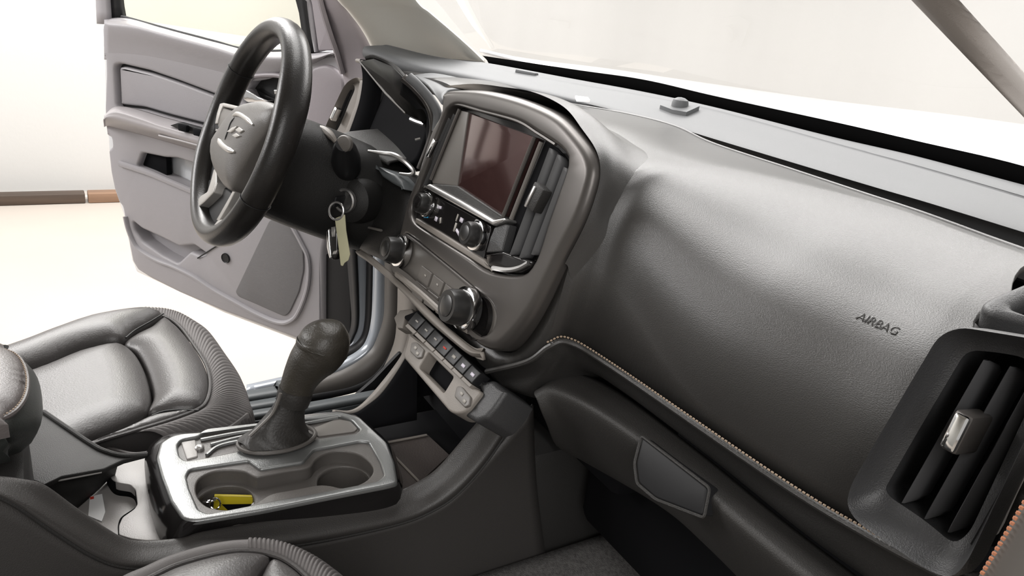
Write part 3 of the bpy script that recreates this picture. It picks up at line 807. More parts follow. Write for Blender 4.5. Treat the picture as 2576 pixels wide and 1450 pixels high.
# ---------------------------------------------------------------- things on the dash top
bpy.context.view_layer.update()
def on_pad(x, y):
    q, n = ray_hit(pad, x, y); return q if q is not None else PY(x, y, .86)
c = on_pad(1708, 276)
sn = thing('light_sensor', 'small grey dome sensor standing on the dash top below the windshield', 'sensor', c)
bw = [on_pad(x, y) for x, y in ((1659, 274), (1690, 268), (1735, 272), (1758, 277), (1725, 292), (1690, 286))]
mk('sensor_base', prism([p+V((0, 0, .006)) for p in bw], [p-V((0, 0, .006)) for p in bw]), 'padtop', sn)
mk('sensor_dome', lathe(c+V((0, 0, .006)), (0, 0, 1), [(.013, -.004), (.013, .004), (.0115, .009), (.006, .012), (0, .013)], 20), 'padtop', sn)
c = on_pad(1325, 185)
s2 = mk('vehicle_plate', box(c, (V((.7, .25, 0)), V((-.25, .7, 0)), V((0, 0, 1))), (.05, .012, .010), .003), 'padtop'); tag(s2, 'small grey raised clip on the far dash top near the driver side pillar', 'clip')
a = [PY(1445, 252, .735), PY(1476, 254, .735), PY(1482, 260, .725), PY(1450, 258, .725)]
a = [p+V((0, 0, .004)) for p in [PY(1446, 248, .748), PY(1478, 252, .748), PY(1483, 259, .738), PY(1450, 257, .738)]]
s3 = mk('white_patch', prism([p+V((0, 0, .0008)) for p in a], [p-V((0, 0, .003)) for p in a]), 'white'); tag(s3, 'small bright white patch on the dash top behind the screen', 'white_patch')  # small white slab on the dash top
# ================================================================== instrument cluster
cl = thing('instrument_cluster', 'dark instrument cluster under the brow behind the steering wheel', 'instrument cluster', PY(980, 380, .55))
CP = Plane(PX(990, 290, -.30), (1, 0, 0), (0, -.94, .34))
bkp = CP.pts([(912, 150), (1005, 200), (1052, 245), (1076, 300), (1070, 340), (1045, 410), (1000, 420), (955, 395), (925, 350), (925, 200)], -.05)
mk('dial_face', plate(CP, rnd(bkp, .02), -.05, -.08, .005), 'black', cl)
# side walls of the cowl (left and right) and the roof under the brow
u0 = R('X', [(1012, 197, -.235), (1060, 240, -.215), (1078, 285, -.205), (1079, 330, -.205), (1066, 375, -.21)])
u0i = [p+V((-.04, .015, -.03)) for p in u0]
mk('cowl_side', loft([u0, u0i], 30, 2), 'black', cl, solid=.004, face='cam')
tr = R('X', [(1016, 196, -.235), (1045, 222, -.222), (1072, 255, -.212), (1086, 288, -.205), (1088, 330, -.203), (1074, 375, -.207), (1054, 424, -.213)])
mk('cowl_trim', tube(spl(tr, 50), [.008-.003*i/50 for i in range(51)], 10, ell=(1, .8)), 'bezel', cl)
tr2 = R('X', [(1028, 193, -.225), (1052, 215, -.213), (1082, 250, -.203), (1100, 285, -.196), (1098, 330, -.195)])
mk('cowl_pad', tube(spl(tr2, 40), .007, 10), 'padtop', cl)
bl = R('X', [(917, 128, -.50), (960, 150, -.44), (1020, 182, -.36), (1090, 196, -.28), (1170, 212, -.22)])
br = R('Y', [(919, 147, .50), (943, 145, .515), (989, 166, .54), (1020, 199, .53)])
mk('brow_trim', tube(spl(br, 30), .0045, 8), 'lower', cl)
lens = [PX(905, 155, -.50), PX(927, 182, -.47), PX(1020, 285, -.30), PX(1066, 312, -.235), PX(1080, 285, -.21), PX(1018, 202, -.235), PX(985, 168, -.36), PX(940, 148, -.45)]
bm = bmesh.new(); lc = sum(lens, V((0, 0, 0)))/8; vv = [bm.verts.new(p) for p in lens]; cv = bm.verts.new(lc)
for i in range(8): bm.faces.new([vv[i], vv[(i+1) % 8], cv])
mk('lens', bm, 'lens', cl, solid=.002, face='cam')
mk('lens_edge', tube([lens[0], lens[1], PX(970, 235, -.39), lens[2]], .0018, 6), 'taupe_dark', cl)
mk('lens_tab', tube([PX(1034, 300, -.27), PX(1050, 307, -.255), PX(1068, 313, -.24)], .004, 8), 'silver', cl)
mk('gauge_pointer', tube([PX(1045, 352, -.25), PX(1058, 349, -.245)], .0022, 6), 'silver', cl)
# brow underside and left cheek of the cowl
b0 = R('Y', [(914, 122, .545), (960, 134, .57), (1000, 148, .585), (1050, 164, .61), (1120, 183, .65), (1185, 194, .685)]); b1 = [p+V((0, .05, -.022)) for p in b0]
b1 = [p+V((0, .090, -.072)) for p in b0]; b0 = [p+V((0, .054, -.040)) for p in b0]
ck = R('X', [(905, 150, -.50), (912, 195, -.50), (905, 250, -.50), (890, 300, -.50), (876, 338, -.50)]); ck2 = [p+V((.02, .03, 0)) for p in ck]
mk('cowl_cheek', loft([ck, ck2], 20, 2), 'black', cl, solid=.004, face='cam')
mk('cowl_tip', tube([PX(897, 152, -.52), PX(906, 154, -.505), PX(917, 158, -.49)], [.003, .004, .002], 8), 'taupe', cl)
# lower shelf of the cowl in front of the dials
sh0 = R('X', [(868, 345, -.45), (926, 385, -.36), (985, 418, -.30)]); sh0 = [p+V((0, .008, .010)) for p in sh0]; sh1 = [p+V((.0, -.015, -.008)) for p in sh0]; sh2 = [p+V((0, .1, .01)) for p in sh0]
mk('cowl_shelf', loft([sh2, sh0, sh1], 30, 3), 'lower', cl, solid=.004, face='cam')
# dash patch between the cowl and the centre stack
m0 = R('Y', [(1040, 189, .575), (1090, 184, .62), (1160, 196, .67), (1215, 203, .70)])
m1 = R('Y', [(1076, 214, .555), (1104, 210, .58), (1140, 212, .63), (1190, 215, .66)])
m2 = R('Y', [(1110, 262, .515), (1114, 243, .52), (1125, 228, .54), (1160, 222, .56)])
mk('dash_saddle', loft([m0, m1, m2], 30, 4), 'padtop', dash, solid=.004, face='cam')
# driver's end: outboard vent in its oval bezel
lv = thing('air_vent', 'narrow oval air vent at the driver end of the dashboard beside the open door', 'air vent', PX(880, 300, -.55))
LP_ = Plane(PX(870, 275, -.55), (1, .25, 0), (.2, -.95, .2))
lo = LP_.pts([(905, 196), (911, 212), (905, 255), (893, 300), (878, 345), (860, 372), (832, 360), (820, 330), (830, 300), (850, 255), (870, 216), (888, 200)], 0)
li = LP_.pts([(888, 214), (892, 226), (880, 255), (866, 290), (850, 325), (838, 335), (831, 325), (838, 298), (855, 258), (872, 224)], -.01)
funnel(spl(lo, 60, True), spl(li, 60, True), 0, 0, 'vent_bezel', 'taupe', lv, LP_.n, .003)
bk = [p-LP_.n*.05 for p in spl(li, 40, True)]; mk('vent_duct', prism(bk, [p-LP_.n*.01 for p in bk]), 'black', lv)
slat(LP_, (888, 224), (842, 330), -.012, .02, .006, 'slat', 'pad', lv)
slat(LP_, (880, 224), (834, 318), -.012, .02, .004, 'slat', 'pad', lv)
a = LP_.hit(851, 272, .004); b = LP_.hit(837, 302, .004); ax = (b-a).normalized(); sd = LP_.n.cross(ax)
mk('adjuster_tab', box((a+b)/2, (ax, sd, LP_.n), ((b-a).length, .010, .012), .002), 'chrome', lv)
# face of the dash right of that vent
fp = LP_.pts([(905, 200), (914, 205), (905, 262), (880, 330), (862, 372), (845, 372), (870, 325), (893, 262)], .003)
mk('vent_surround', plate(LP_, rnd(fp, .003, 2), .003, -.02, .002), 'taupe', lv)
lo2 = LP_.pts([(898, 205), (915, 210), (905, 270), (880, 345), (870, 440), (790, 600), (760, 560), (800, 420), (812, 340), (845, 262)], -.03)
mk('driver_end', plate(LP_, rnd([p-LP_.n*.05 for p in lo2], .01), -.08, -.10, .01), 'lower', dash)
# ================================================================== centre stack
tl = math.radians(14)
q = PX(1115, 240, -.155)
SP = Plane(q, (1, 0, 0), (0, -math.cos(tl), math.sin(tl)))
SH = SP.pts
stack = thing('center_stack', 'bronze grey centre stack panel with touch screen and climate knobs', 'control panel', SP.hit(1150, 760, -.02))
outer = SH([(1107, 243), (1112, 230), (1132, 223), (1203, 222), (1272, 234), (1341, 256), (1400, 286), (1445, 331), (1479, 379), (1490, 425), (1480, 475), (1454, 549), (1407, 640), (1354, 748), (1312, 815), (1271, 862), (1238, 880), (1196, 868), (1147, 822), (1085, 770), (1023, 712), (985, 682), (975, 655), (985, 625), (1000, 588), (1020, 505), (1045, 440), (1080, 330), (1104, 285)])
outer = spl(outer, 120, True)
screen_hole = SH([(1131, 268), (1153, 262), (1207, 277), (1300, 303), (1354, 335), (1399, 364), (1424, 390), (1427, 412), (1415, 455), (1381, 549), (1354, 637), (1333, 676), (1310, 691), (1263, 690), (1221, 678), (1172, 645), (1100, 600), (1043, 562), (1031, 533), (1037, 505), (1075, 400), (1105, 318), (1120, 280)])
screen_hole = spl(screen_hole, 100, True)
audio_hole = SH([(1008, 604), (1018, 594), (1030, 594), (1110, 658), (1196, 730), (1232, 762), (1246, 798), (1234, 832), (1208, 845), (1180, 830), (1120, 790), (1060, 738), (1003, 690), (986, 662), (990, 632)])
audio_hole = spl(audio_hole, 80, True)
sc_ = inset2(outer, SP.n, -.0012)
cut(airbag, prism([p+SP.n*.05 for p in sc_], [p-SP.n*.075 for p in sc_]))
mk('bezel', plate(SP, outer, 0, -.03, .012, 5, [screen_hole, audio_hole], .005), 'bezel', stack, angle=60)
ga_ = [p-SP.n*.031 for p in inset2(outer, SP.n, .006)]
mk('gap_seal', plate(SP, ga_, -.031, -.06, .004), 'black', stack)
def inlay(name, px, d1, d0, m, par, bev=.001, r=.002):
    return mk(name, plate(SP, rnd(SH(px, d1), r, 3) if r else SH(px, d1), d1, d0, bev), m, par)
# dash skin swelling up to the bezel edge
h0_ = [SP.hit(x, y, -.010) for x, y in [(1124, 222), (1136, 220), (1203, 218), (1272, 230), (1341, 252), (1403, 282), (1449, 327), (1485, 376), (1496, 425), (1487, 478), (1461, 552), (1416, 643)]]
tg_ = [(0, .58, 1.312), (0, .60, 1.315), (0, .62, 1.315), (0, .63, 1.316), (0, .63, 1.316), (.01, .62, 1.314), (.014, .60, 1.308), (.022, .565, 1.30), (.022, .532, 1.285), (.018, .508, 1.262), (.020, .50, 1.232), (.012, .48, 1.185)]
bpy.context.view_layer.update()
mi_ = airbag.matrix_world.inverted(); h1_ = []
for p, (dx, y, z) in zip(h0_, tg_):
    ok, q, nq, _ = airbag.closest_point_on_mesh(mi_ @ V((p.x+dx, y, z)))
    q = airbag.matrix_world @ q; h1_.append(q+V((.0, 0, .001)))
hc_ = sum(h0_, V((0, 0, 0)))/len(h0_); h0_ = [p+(p-hc_).normalized()*.0105 for p in h0_]
hm_ = [a.lerp(b, .32)+V((0, 0, max(0, a.z-b.z)*.18)) for a, b in zip(h0_, h1_)]
hn_ = [a.lerp(b, .70)+V((0, 0, -max(0, a.z-b.z)*.02)) for a, b in zip(h0_, h1_)]
mk('stack_surround', loft([h0_, hm_, hn_, h1_], 90, 6), 'panel', dash, face='cam', angle=70)
# thin inner trim line
il = SH([(1122, 277), (1132, 267), (1153, 263), (1207, 278), (1300, 304), (1354, 336), (1398, 364)], -.004)
mk('inner_trim', tube(spl(il, 50), .0022, 6), 'bezel', stack)
il = SH([(1086, 288), (1108, 245)], -.0)
# housing floor
mk('inner_housing', prism([p-SP.n*.016 for p in inset2(screen_hole, SP.n, -.006)], [p-SP.n*.03 for p in inset2(screen_hole, SP.n, -.006)]), 'gloss', stack)
# screen module
inlay('screen', [(1178, 283), (1346, 345), (1335, 370), (1266, 544), (1149, 467)], -.008, -.02, 'screen', stack, .001, .001)
inlay('screen_surround', [(1158, 278), (1178, 282), (1149, 468), (1088, 462), (1086, 452)], -.006, -.02, 'taupe_dark', stack, .001, .001)
inlay('screen_ledge', [(1088, 462), (1149, 467), (1266, 546), (1262, 556), (1235, 556), (1082, 470)], -.004, -.02, 'lower', stack, .002, .001)
a = [(1064, 470), (1080, 462), (1160, 506), (1240, 553), (1268, 548), (1270, 555), (1238, 567), (1160, 524)]
inlay('lower_bar', a, .003, -.016, 'silver', stack, .0025, .002)
for (p, q, r_, m) in (((1156, 275), (1084, 452), .0026, 'bezel'), ((1345, 345), (1265, 547), .0026, 'bezel'), ((1362, 358), (1286, 552), .0028, 'taupe_dark')):
    mk('screen_divider', tube([SP.hit(*p, -.004), SP.hit(*q, -.004)], r_, 8), m, stack)
# left vent strip of the stack
for k, (p, q) in enumerate((((1140, 286), (1062, 470)), ((1128, 296), (1050, 478)))):
    slat(SP, p, q, -.006, .012, .006, 'slat', 'pad', stack)
a = SP.hit(1096, 352, -.001); b = SP.hit(1076, 394, -.001); ax = (b-a).normalized(); sd = SP.n.cross(ax)
mk('adjuster_tab', box((a+b)/2, (ax, sd, SP.n), ((b-a).length, .008, .006), .0015), 'chrome', stack)
# right vent of the stack
rv = SH([(1368, 352), (1398, 372), (1420, 396), (1420, 415), (1376, 545), (1350, 630), (1336, 655), (1290, 655), (1266, 640), (1282, 566)], -.012)
mk('vent_duct', prism([p-SP.n*.003 for p in rv], [p-SP.n*.016 for p in rv]), 'black', stack)
for p, q in (((1382, 372), (1282, 640)), ((1402, 388), (1306, 648)), ((1418, 420), (1336, 640))):
    slat(SP, p, q, .0, .022, .013, 'slat', 'slat', stack)
a = SP.hit(1368, 470, .004); b = SP.hit(1340, 526, .004); ax = (b-a).normalized(); sd = SP.n.cross(ax)
t_ = mk('adjuster_tab', box((a+b)/2, (ax, sd, SP.n), ((b-a).length, .022, .014), .002), 'lower', stack)
e = SP.hit(1346, 468, .011); f = SP.hit(1324, 522, .011)
mk('tab_edge', box((e+f)/2, (ax, sd, SP.n), ((f-e).length, .004, .004), .001), 'silver', t_)
# gloss foot of the right vent
inlay('vent_foot', [(1219, 640), (1265, 632), (1285, 640), (1338, 658), (1330, 674), (1306, 687), (1262, 686), (1226, 672)], -.001, -.016, 'gloss', stack, .004, .003)
ft = SH([(1240, 675), (1275, 680), (1305, 675), (1330, 662)], .0); mk('vent_foot_highlight', tube(spl(ft, 24), .003, 8), 'silver', stack)  # silver tube draws the white highlight line on the gloss foot
inlay('vent_side', [(1243, 572), (1270, 562), (1280, 566), (1262, 634), (1222, 636), (1232, 600)], -.003, -.016, 'pad', stack, .002, .002)
# climate panel
inlay('climate_panel', [(1040, 500), (1062, 476), (1160, 527), (1236, 570), (1218, 640), (1212, 668), (1172, 642), (1100, 597), (1046, 561), (1034, 533)], -.006, -.016, 'gloss', stack, .001, .004)
inlay('climate_lip', [(1045, 548), (1100, 580), (1215, 652), (1240, 682), (1222, 676), (1172, 643), (1100, 598), (1044, 561)], -.002, -.016, 'taupe', stack, .002, .002)
def knob(name, cpx, r, h, par, ring='chrome', face='gloss', d=-.006, grip=None):
    c = SP.hit(*cpx, d)
    k = mk(name, lathe(c, SP.n, [(r*1.0, 0), (r, h*.5), (r*.94, h*.86), (r*.86, h), (r*.62, h), (0, h*.96)], 32), 'knobplastic', par)
    mk('knob_ring', lathe(c, SP.n, [(r*1.0, h*.02), (r*1.18, h*.02), (r*1.22, h*.14), (r*1.18, h*.36), (r*1.0, h*.4)], 32), ring, k)
    if face: mk('knob_face', lathe(c, SP.n, [(r*.60, h*.90), (r*.60, h*1.02), (r*.4, h*1.06), (0, h*1.06)], 28), face, k)
    return k
knob('temperature_knob', (1080, 516), .0150, .020, stack)
knob('temperature_knob', (1206, 594), .0165, .022, stack, face='knobplastic')
def icon(px, name, m, w, h, d=-.0055, ang=0):
    c = SP.hit(*px, d); u = SP.u*math.cos(ang)+SP.w*math.sin(ang)
    return mk(name, box(c, (u, SP.n.cross(u), SP.n), (w, h, .001)), m, stack, angle=0)
for px, m, w, h, an in (((1106, 522), 'icon', .010, .004, .2), ((1097, 551), 'icon', .007, .006, 0), ((1108, 555), 'icon_dim', .004, .008, .5), ((1161, 554), 'icon', .008, .006, 0),
                        ((1145, 572), 'icon_dim', .004, .012, .0), ((1152, 585), 'icon', .013, .004, -.3), ((1150, 548), 'icon_dim', .003, .010, 0),
                        ((1072, 545), 'blue', .012, .004, .3), ((1194, 627), 'blue', .013, .004, .3)):
    icon(px, 'printed_symbol', m, w, h, -.005, an)
# audio panel
fl = [p-SP.n*.008 for p in inset2(audio_hole, SP.n, -.006)]
mk('audio_panel', prism(fl, [p-SP.n*.02 for p in fl]), 'taupe_dark', stack)
tl_ = SH([(994, 655), (1003, 612), (1017, 597), (1030, 597), (1110, 660), (1198, 733)], -.001); mk('audio_trim', tube(spl(tl_, 40), .0024, 6), 'bezel', stack)
bt = SH([(1000, 690), (1060, 738), (1122, 793), (1180, 832)], -.002); mk('audio_lip', tube(spl(bt, 30), .005, 8), 'taupe', stack)
knob('volume_knob', (1018, 634), .020, .032, stack, face='knobplastic')
kc = mk('knob_well', lathe(SP.hit(1206, 802, -.0075), SP.n, [(0, 0), (.020, 0), (.026, .003), (.028, .0065), (.028, -.004)], 32), 'gloss', stack)
knob('tuning_knob', (1184, 778), .023, .036, stack, face='knobplastic', d=-.004)
for r_ in range(2):
    for c_ in range(3):
        x = 1060+c_*30-r_*14; y = 668+c_*23+r_*38
        inlay('preset_button', [(x, y), (x+26, y+20), (x+14, y+54), (x-12, y+34)], -.005, -.012, 'taupe_dark', stack, .001, .001)
        icon((x+10, y+26), 'printed_symbol', 'icon_dim', .004, .002, -.0045, -.2)
# bottom edge trim of the stack running on under the column
b0 = SH([(905, 628), (940, 652), (1014, 714), (1085, 784), (1147, 842), (1190, 876), (1218, 886)], -.006)
b1 = SH([(900, 642), (936, 668), (1008, 732), (1075, 805), (1140, 862), (1185, 896), (1214, 898)], -.008)
bmid = [a.lerp(b, .45)+SP.n*.006 for a, b in zip(b0, b1)]
mk('stack_edge', loft([b0, bmid, b1], 50, 4), 'taupe', stack, solid=.01, face='cam')
# ---------------------------------------------------------------- switch bank
WP = Plane(PY(1120, 890, .425), (1, 0, 0), (0, -.80, .60))
WH = WP.pts
bank = thing('switch_bank', 'taupe switch and socket panel under the centre stack with a row of black rocker keys', 'switch panel', WP.hit(1110, 950, -.01))
strip_a, strip_b = (1027, 812), (1190, 968)
ux, uy = (1190-1027)/7, (968-812)/7
for k in range(7):
    x, y = 1022+ux*k, 815+uy*k
    kk = mk('rocker_key', plate(WP, WH([(x+3, y-4), (x+26, y-31), (x+26+ux-1.5, y-31+uy-1.5), (x+ux+1, y+uy-6)], .006), .006, -.012, .0015), 'key', bank)
    c = WP.hit(x+27, y-6, .0065)
    mk('printed_symbol', box(c, (WP.u, WP.w, WP.n), (.0075, .002 if k < 4 else .004, .001)), ['icon_dim', 'icon_dim', 'icon_dim', 'red', 'icon_dim', 'icon', 'icon'][k], kk, angle=0)
    e = WH([(x-3, y+6), (x+4, y-1), (x+4+ux-2, y-1+uy-2), (x-3+ux-2, y+6+uy-2)], .005)
    mk('key_edge', plate(WP, e, .005, -.012, .001), 'taupe', kk)
panel = WH([(1030, 838), (1014, 899), (1130, 1036), (1149, 1042), (1173, 1036), (1212, 986), (1180, 968), (1100, 890)], .0)
rec = WH([(1077, 886), (1141, 949), (1116, 990), (1053, 926)], .0)
mk('socket_panel', plate(WP, rnd(panel, [.004, .006, .01, .01, .01, .006, .004, .004]), 0, -.03, .003, 3, [rnd(rec, .004)], .002), 'taupe', bank)
rb = WH([(1079, 880), (1150, 950), (1118, 996), (1045, 926)], -.02); mk('recess_floor', prism(rb, [p-WP.n*.004 for p in rb]), 'black', bank)
for px in (((1034, 862), (1046, 860), (1066, 880), (1060, 900), (1048, 902), (1030, 884)), ((1148, 972), (1160, 972), (1184, 1000), (1180, 1020), (1168, 1026), (1142, 998))):
    so = mk('socket_cover', plate(WP, rnd(WH(px, .003), .003), .003, -.01, .0015), 'taupe_dark', bank)
    for f in (.35, .7):
        p = WP.hit(px[0][0]*(1-f)+px[4][0]*f+6, px[0][1]*(1-f)+px[4][1]*f, .0035); mk('socket_mark', box(p, (WP.u, WP.w, WP.n), (.006, .004, .001)), 'icon_dim', so, angle=0)
mk('bank_housing', plate(WP, rnd(WH([(1196, 962), (1240, 955), (1274, 984), (1246, 1026), (1222, 1053), (1195, 1062), (1158, 1038), (1212, 988)], -.006), .004), -.006, -.06, .006), 'pad', bank)
mk('bank_core', plate(WP, WH([(1015, 800), (1190, 955), (1208, 938), (1060, 775)], -.012), -.012, -.06, .004), 'black', bank)
tk = WP.pts([(990, 800), (1005, 780), (1035, 776), (1040, 790), (1018, 800), (1012, 826), (998, 826)], -.02); mk('bank_bracket', plate(WP, tk, -.02, -.04, .003), 'taupe', bank)
# ================================================================== steering column
wt = math.radians(20.4); WC = V((-.365, .2653, 1.2222))
wn = V((.015*math.cos(wt), -math.cos(wt), math.sin(wt))).normalized()
RP = Plane(WC, (1, .015, 0), wn)
colm = thing('steering_column', 'dark plastic steering column shroud behind the steering wheel', 'steering column', WC-wn*.12-V((0, 0, .07)))
A0 = WC-wn*.055
secs = [(.03, .060, .074), (.05, .069, .082), (.09, .073, .086), (.15, .078, .088), (.20, .080, .088), (.26, .082, .088)]
rows = []
for t, a, b in secs:
    c = WC-wn*t-RP.w*(.030+.03*t); rows.append([c+RP.u*a*math.copysign(abs(math.cos(x))**.8, math.cos(x))+RP.w*b*math.copysign(abs(math.sin(x))**.85, math.sin(x)) for x in [2*math.pi*k/40 for k in range(40)]])
bm = grid(spl_rows := [[spl_idx([r[j] for r in rows], 24)[i] for j in range(40)] for i in range(25)], cu=True)
mk('shroud', bm, 'column', colm)
# key cylinder housing with ignition bezel on the passenger side of the column
kh = PX(868, 505, -.285); kx = V((.55, -.78, .12)).normalized()
mk('ignition_housing', lathe(kh-kx*.004, kx, [(.040, -.10), (.040, -.03), (.036, -.008), (.026, 0), (.018, .001), (0, .001)], 32), 'column', colm)
mk('ignition_bezel', lathe(kh, kx, [(.0150, -.002), (.0150, .004), (.0175, .006), (.0195, .004), (.020, -.002)], 32), 'silver', colm)
# lever on the passenger side (seen almost end on)
s0 = PX(872, 420, -.30); s1 = PX(866, 362, -.245)
ax = (s1-s0).normalized()
L_ = (s1-s0).length
mk('wiper_lever', lathe(s0, ax, [(.012, -.04), (.018, -.02), (.0225, 0), (.0225, L_*.35), (.018, L_*.75), (.0135, L_*.92), (.0125, L_)], 28), 'rubber', colm)
lv_ = LAST[0]
mk('lever_cap', lathe(s1, (.55, -.80, .25), [(.0128, -.004), (.0128, .002), (.011, .004), (0, .005)], 28), 'taupe_dark', lv_)
mk('turn_lever', tube(spl([WC-wn*.11-RP.u*.06+RP.w*.02, WC-wn*.10-RP.u*.12+RP.w*.03, WC-wn*.095-RP.u*.18+RP.w*.05], 16), [.011]*17, 12), 'rubber', colm)
# pale crescent standing in for a highlight on the shroud top
cr_ = RP.pts([(792, 320), (815, 330), (835, 345), (846, 360)], -.10)
mk('shroud_highlight', tube(spl([PX(795, 320, -.36), PX(815, 328, -.34), PX(833, 342, -.32), PX(845, 358, -.31)], 20), [.003+.004*math.sin(math.pi*i/20) for i in range(21)], 8), 'taupe', colm)
# column to dash cover and knee panel
KP = Plane(PX(960, 540, -.27), (1, .1, 0), (.1, -.97, .22))
kl = KP.pts([(760, 555), (800, 470), (868, 440), (905, 420), (944, 416), (1000, 438), (1016, 466), (1022, 500), (1010, 570), (985, 612), (962, 662), (935, 650), (860, 618), (792, 592)], 0)
mk('knee_panel', plate(KP, spl(kl, 70, True), 0, -.06, .02, 5), 'column', dash)
fc = KP.pts([(942, 417), (992, 438), (1008, 455), (1015, 478), (985, 462), (960, 445)], .012)
mk('knee_facet', plate(KP, rnd(fc, .004), .006, -.02, .004), 'sill', dash)
lp_ = [p+(CAM-p).normalized()*.014 for p in spl(R('X', [(926, 380, -.30), (963, 386, -.28), (989, 390, -.265), (1015, 404, -.25), (1036, 424, -.24), (1040, 436, -.236), (1030, 440, -.24), (1005, 437, -.255)]), 40)]
mk('dial_trim', tube(lp_, [.002+.0022*math.sin(math.pi*i/40) for i in range(41)], 8), 'silver', cl)
mk('knee_lip', tube(spl(KP.pts([(886, 575), (920, 572), (960, 580)], .004), 12), .002, 6), 'taupe_dark', dash)
# ================================================================== steering wheel
sw_ = thing('steering_wheel', 'black leather steering wheel with silver spokes in front of the driver door', 'steering wheel', WC-RP.w*.185)
N = 120; rim = []
for k in range(N):
    a = 2*math.pi*k/N; rim.append(WC+RP.u*.1646*math.cos(a)+RP.w*.1646*math.sin(a))
bm = bmesh.new(); rows = []
for k in range(N):
    a = 2*math.pi*k/N; o_ = RP.u*math.cos(a)+RP.w*math.sin(a)
    f = 1+.10*max(0, math.cos(2*(a-math.radians(30))))**6
    rows.append([WC+o_*(.1646+.0165*f*math.cos(t))+wn*.0215*f*math.sin(t) for t in [2*math.pi*i/18 for i in range(18)]])
mk('rim', grid(rows, cu=True, cv=True), 'wheel', sw_, angle=0)
for a in (205, 335, 28, 152):
    a = math.radians(a); c = WC+RP.u*.1646*math.cos(a)+RP.w*.1646*math.sin(a); o_ = RP.u*math.cos(a)+RP.w*math.sin(a)
    mk('rim_seam', tube([c+o_*.0172*math.cos(t)+wn*.0222*math.sin(t) for t in [2*math.pi*i/20 for i in range(20)]], .0008, 5, closed=True), 'rubber', sw_)
WPp = RP.pts
DH = .026
def wplate(name, px, d1, th, m, par, bev=.003, r=.004):
    return mk(name, plate(RP, rnd(WPp(px, d1), r, 3), d1, d1-th, bev), m, par)
mk('hub_core', lathe(WC-RP.w*.01, wn, [(.045, -.06), (.055, -.03), (.055, -.005), (.04, .005), (0, .005)], 32), 'rubber', sw_)
hub = [(610, 268), (638, 259), (671, 256), (699, 266), (702, 285), (688, 325), (662, 362), (640, 396), (614, 440), (596, 478), (586, 482), (570, 470), (556, 448), (544, 420), (541, 396), (547, 360), (560, 332), (574, 312), (588, 290)]
hl_ = spl(WPp(hub, .012), 70, True)
mk('hub_pad', pillow(RP, hl_, 0, .020, .05, .009, .03), 'hub', sw_)
hubo = LAST[0]
def on(o, px, up=.001):
    bpy.context.view_layer.update()
    p, n_ = ray_hit(o, *px)
    return p+wn*up if p else RP.hit(*px, .03)
def hubstrip(name, px, m, th=.002):
    P = [on(hubo, p, .004) for p in px]
    return mk(name, prism(P, [p-wn*(th+.003) for p in P], bevel=0), m, hubo)
def hubtube(name, px, r, m):
    P = spl([on(hubo, p, r*.35) for p in px], 20); mk(name, tube(P, [r*(.35+.65*min(1, min(i, 20-i)/3)) for i in range(21)], 10), m, hubo)
hubtube('hub_trim', [(588, 291), (602, 288), (622, 300), (638, 315)], .0036, 'satin')
hubtube('hub_trim', [(552, 351), (560, 364), (576, 377), (592, 383)], .0042, 'satin')
hubtube('hub_groove', [(590, 296), (580, 312), (572, 336), (566, 352)], .0012, 'rubber')
em = None
for px in ([(574, 333), (588, 322), (600, 319), (593, 328), (583, 335)], [(595, 329), (605, 321), (616, 329), (606, 336)], [(587, 342), (598, 336), (608, 343), (595, 348)]):
    P = [on(hubo, p, .003) for p in px]; mk('emblem', prism(P, [p-wn*.006 for p in P], bevel=.0012), 'satin', hubo)
mk('spoke', plate(RP, rnd(WPp([(536, 318), (548, 262), (610, 266), (600, 300), (575, 330), (560, 350), (545, 345)], .010), .005), .010, -.015, .004), 'rubber', sw_); spk = LAST[0]
wplate('button_pod', [(556, 268), (590, 280), (584, 300), (566, 328), (548, 322), (545, 300)], .016, .01, 'taupe_dark', spk)
fr_ = WPp([(540, 312), (545, 285), (553, 260), (561, 258), (608, 269), (597, 276), (560, 268), (552, 285), (547, 310)], .018); mk('spoke_trim', plate(RP, fr_, .018, .006, .002), 'satin', spk)
wplate('spoke_clip', [(541, 326), (549, 322), (563, 343), (559, 347), (551, 346)], .018, .01, 'satin', spk)
# lower left bracket
lb = [(537, 426), (544, 422), (545, 457), (536, 485), (513, 508), (491, 527), (482, 518), (505, 492), (521, 482), (529, 457)]
mk('spoke', plate(RP, rnd(WPp(lb, .014), .002, 2), .014, -.004, .002), 'satin', sw_)
mk('spoke', plate(RP, rnd(WPp([(510, 350), (545, 338), (562, 348), (548, 362), (541, 396), (545, 420), (536, 440), (527, 470), (500, 480), (490, 470), (497, 420)], -.002), .003), -.002, -.02, .004), 'rubber', sw_)  # dark plate added for the shaded inner face of the rim
ls = [(486, 482), (500, 456), (530, 450), (548, 440), (562, 468), (586, 486), (602, 476), (630, 425), (652, 420), (640, 450), (612, 500), (588, 548), (560, 572), (536, 590), (515, 588), (498, 560), (484, 520)]
mk('spoke', plate(RP, rnd(WPp(ls, .0), .004), .0, -.02, .004), 'rubber', sw_)
# lower right double spoke
for px in ([(619, 420), (626, 417), (590, 484), (572, 520), (551, 556), (544, 554), (583, 484)], [(643, 421), (650, 417), (630, 460), (610, 500), (588, 548), (581, 548), (624, 458)]):
    mk('spoke', plate(RP, rnd(WPp(px, .012), .001, 2), .012, -.004, .0015), 'satin', sw_)
wplate('spoke_joint', [(548, 552), (582, 548), (586, 556), (566, 576), (545, 590), (528, 586), (532, 572)], .012, .012, 'satin', sw_)
wplate('hub_cheek', [(672, 345), (690, 330), (678, 366), (652, 420), (633, 414), (634, 404), (648, 376)], .006, .015, 'taupe', sw_)
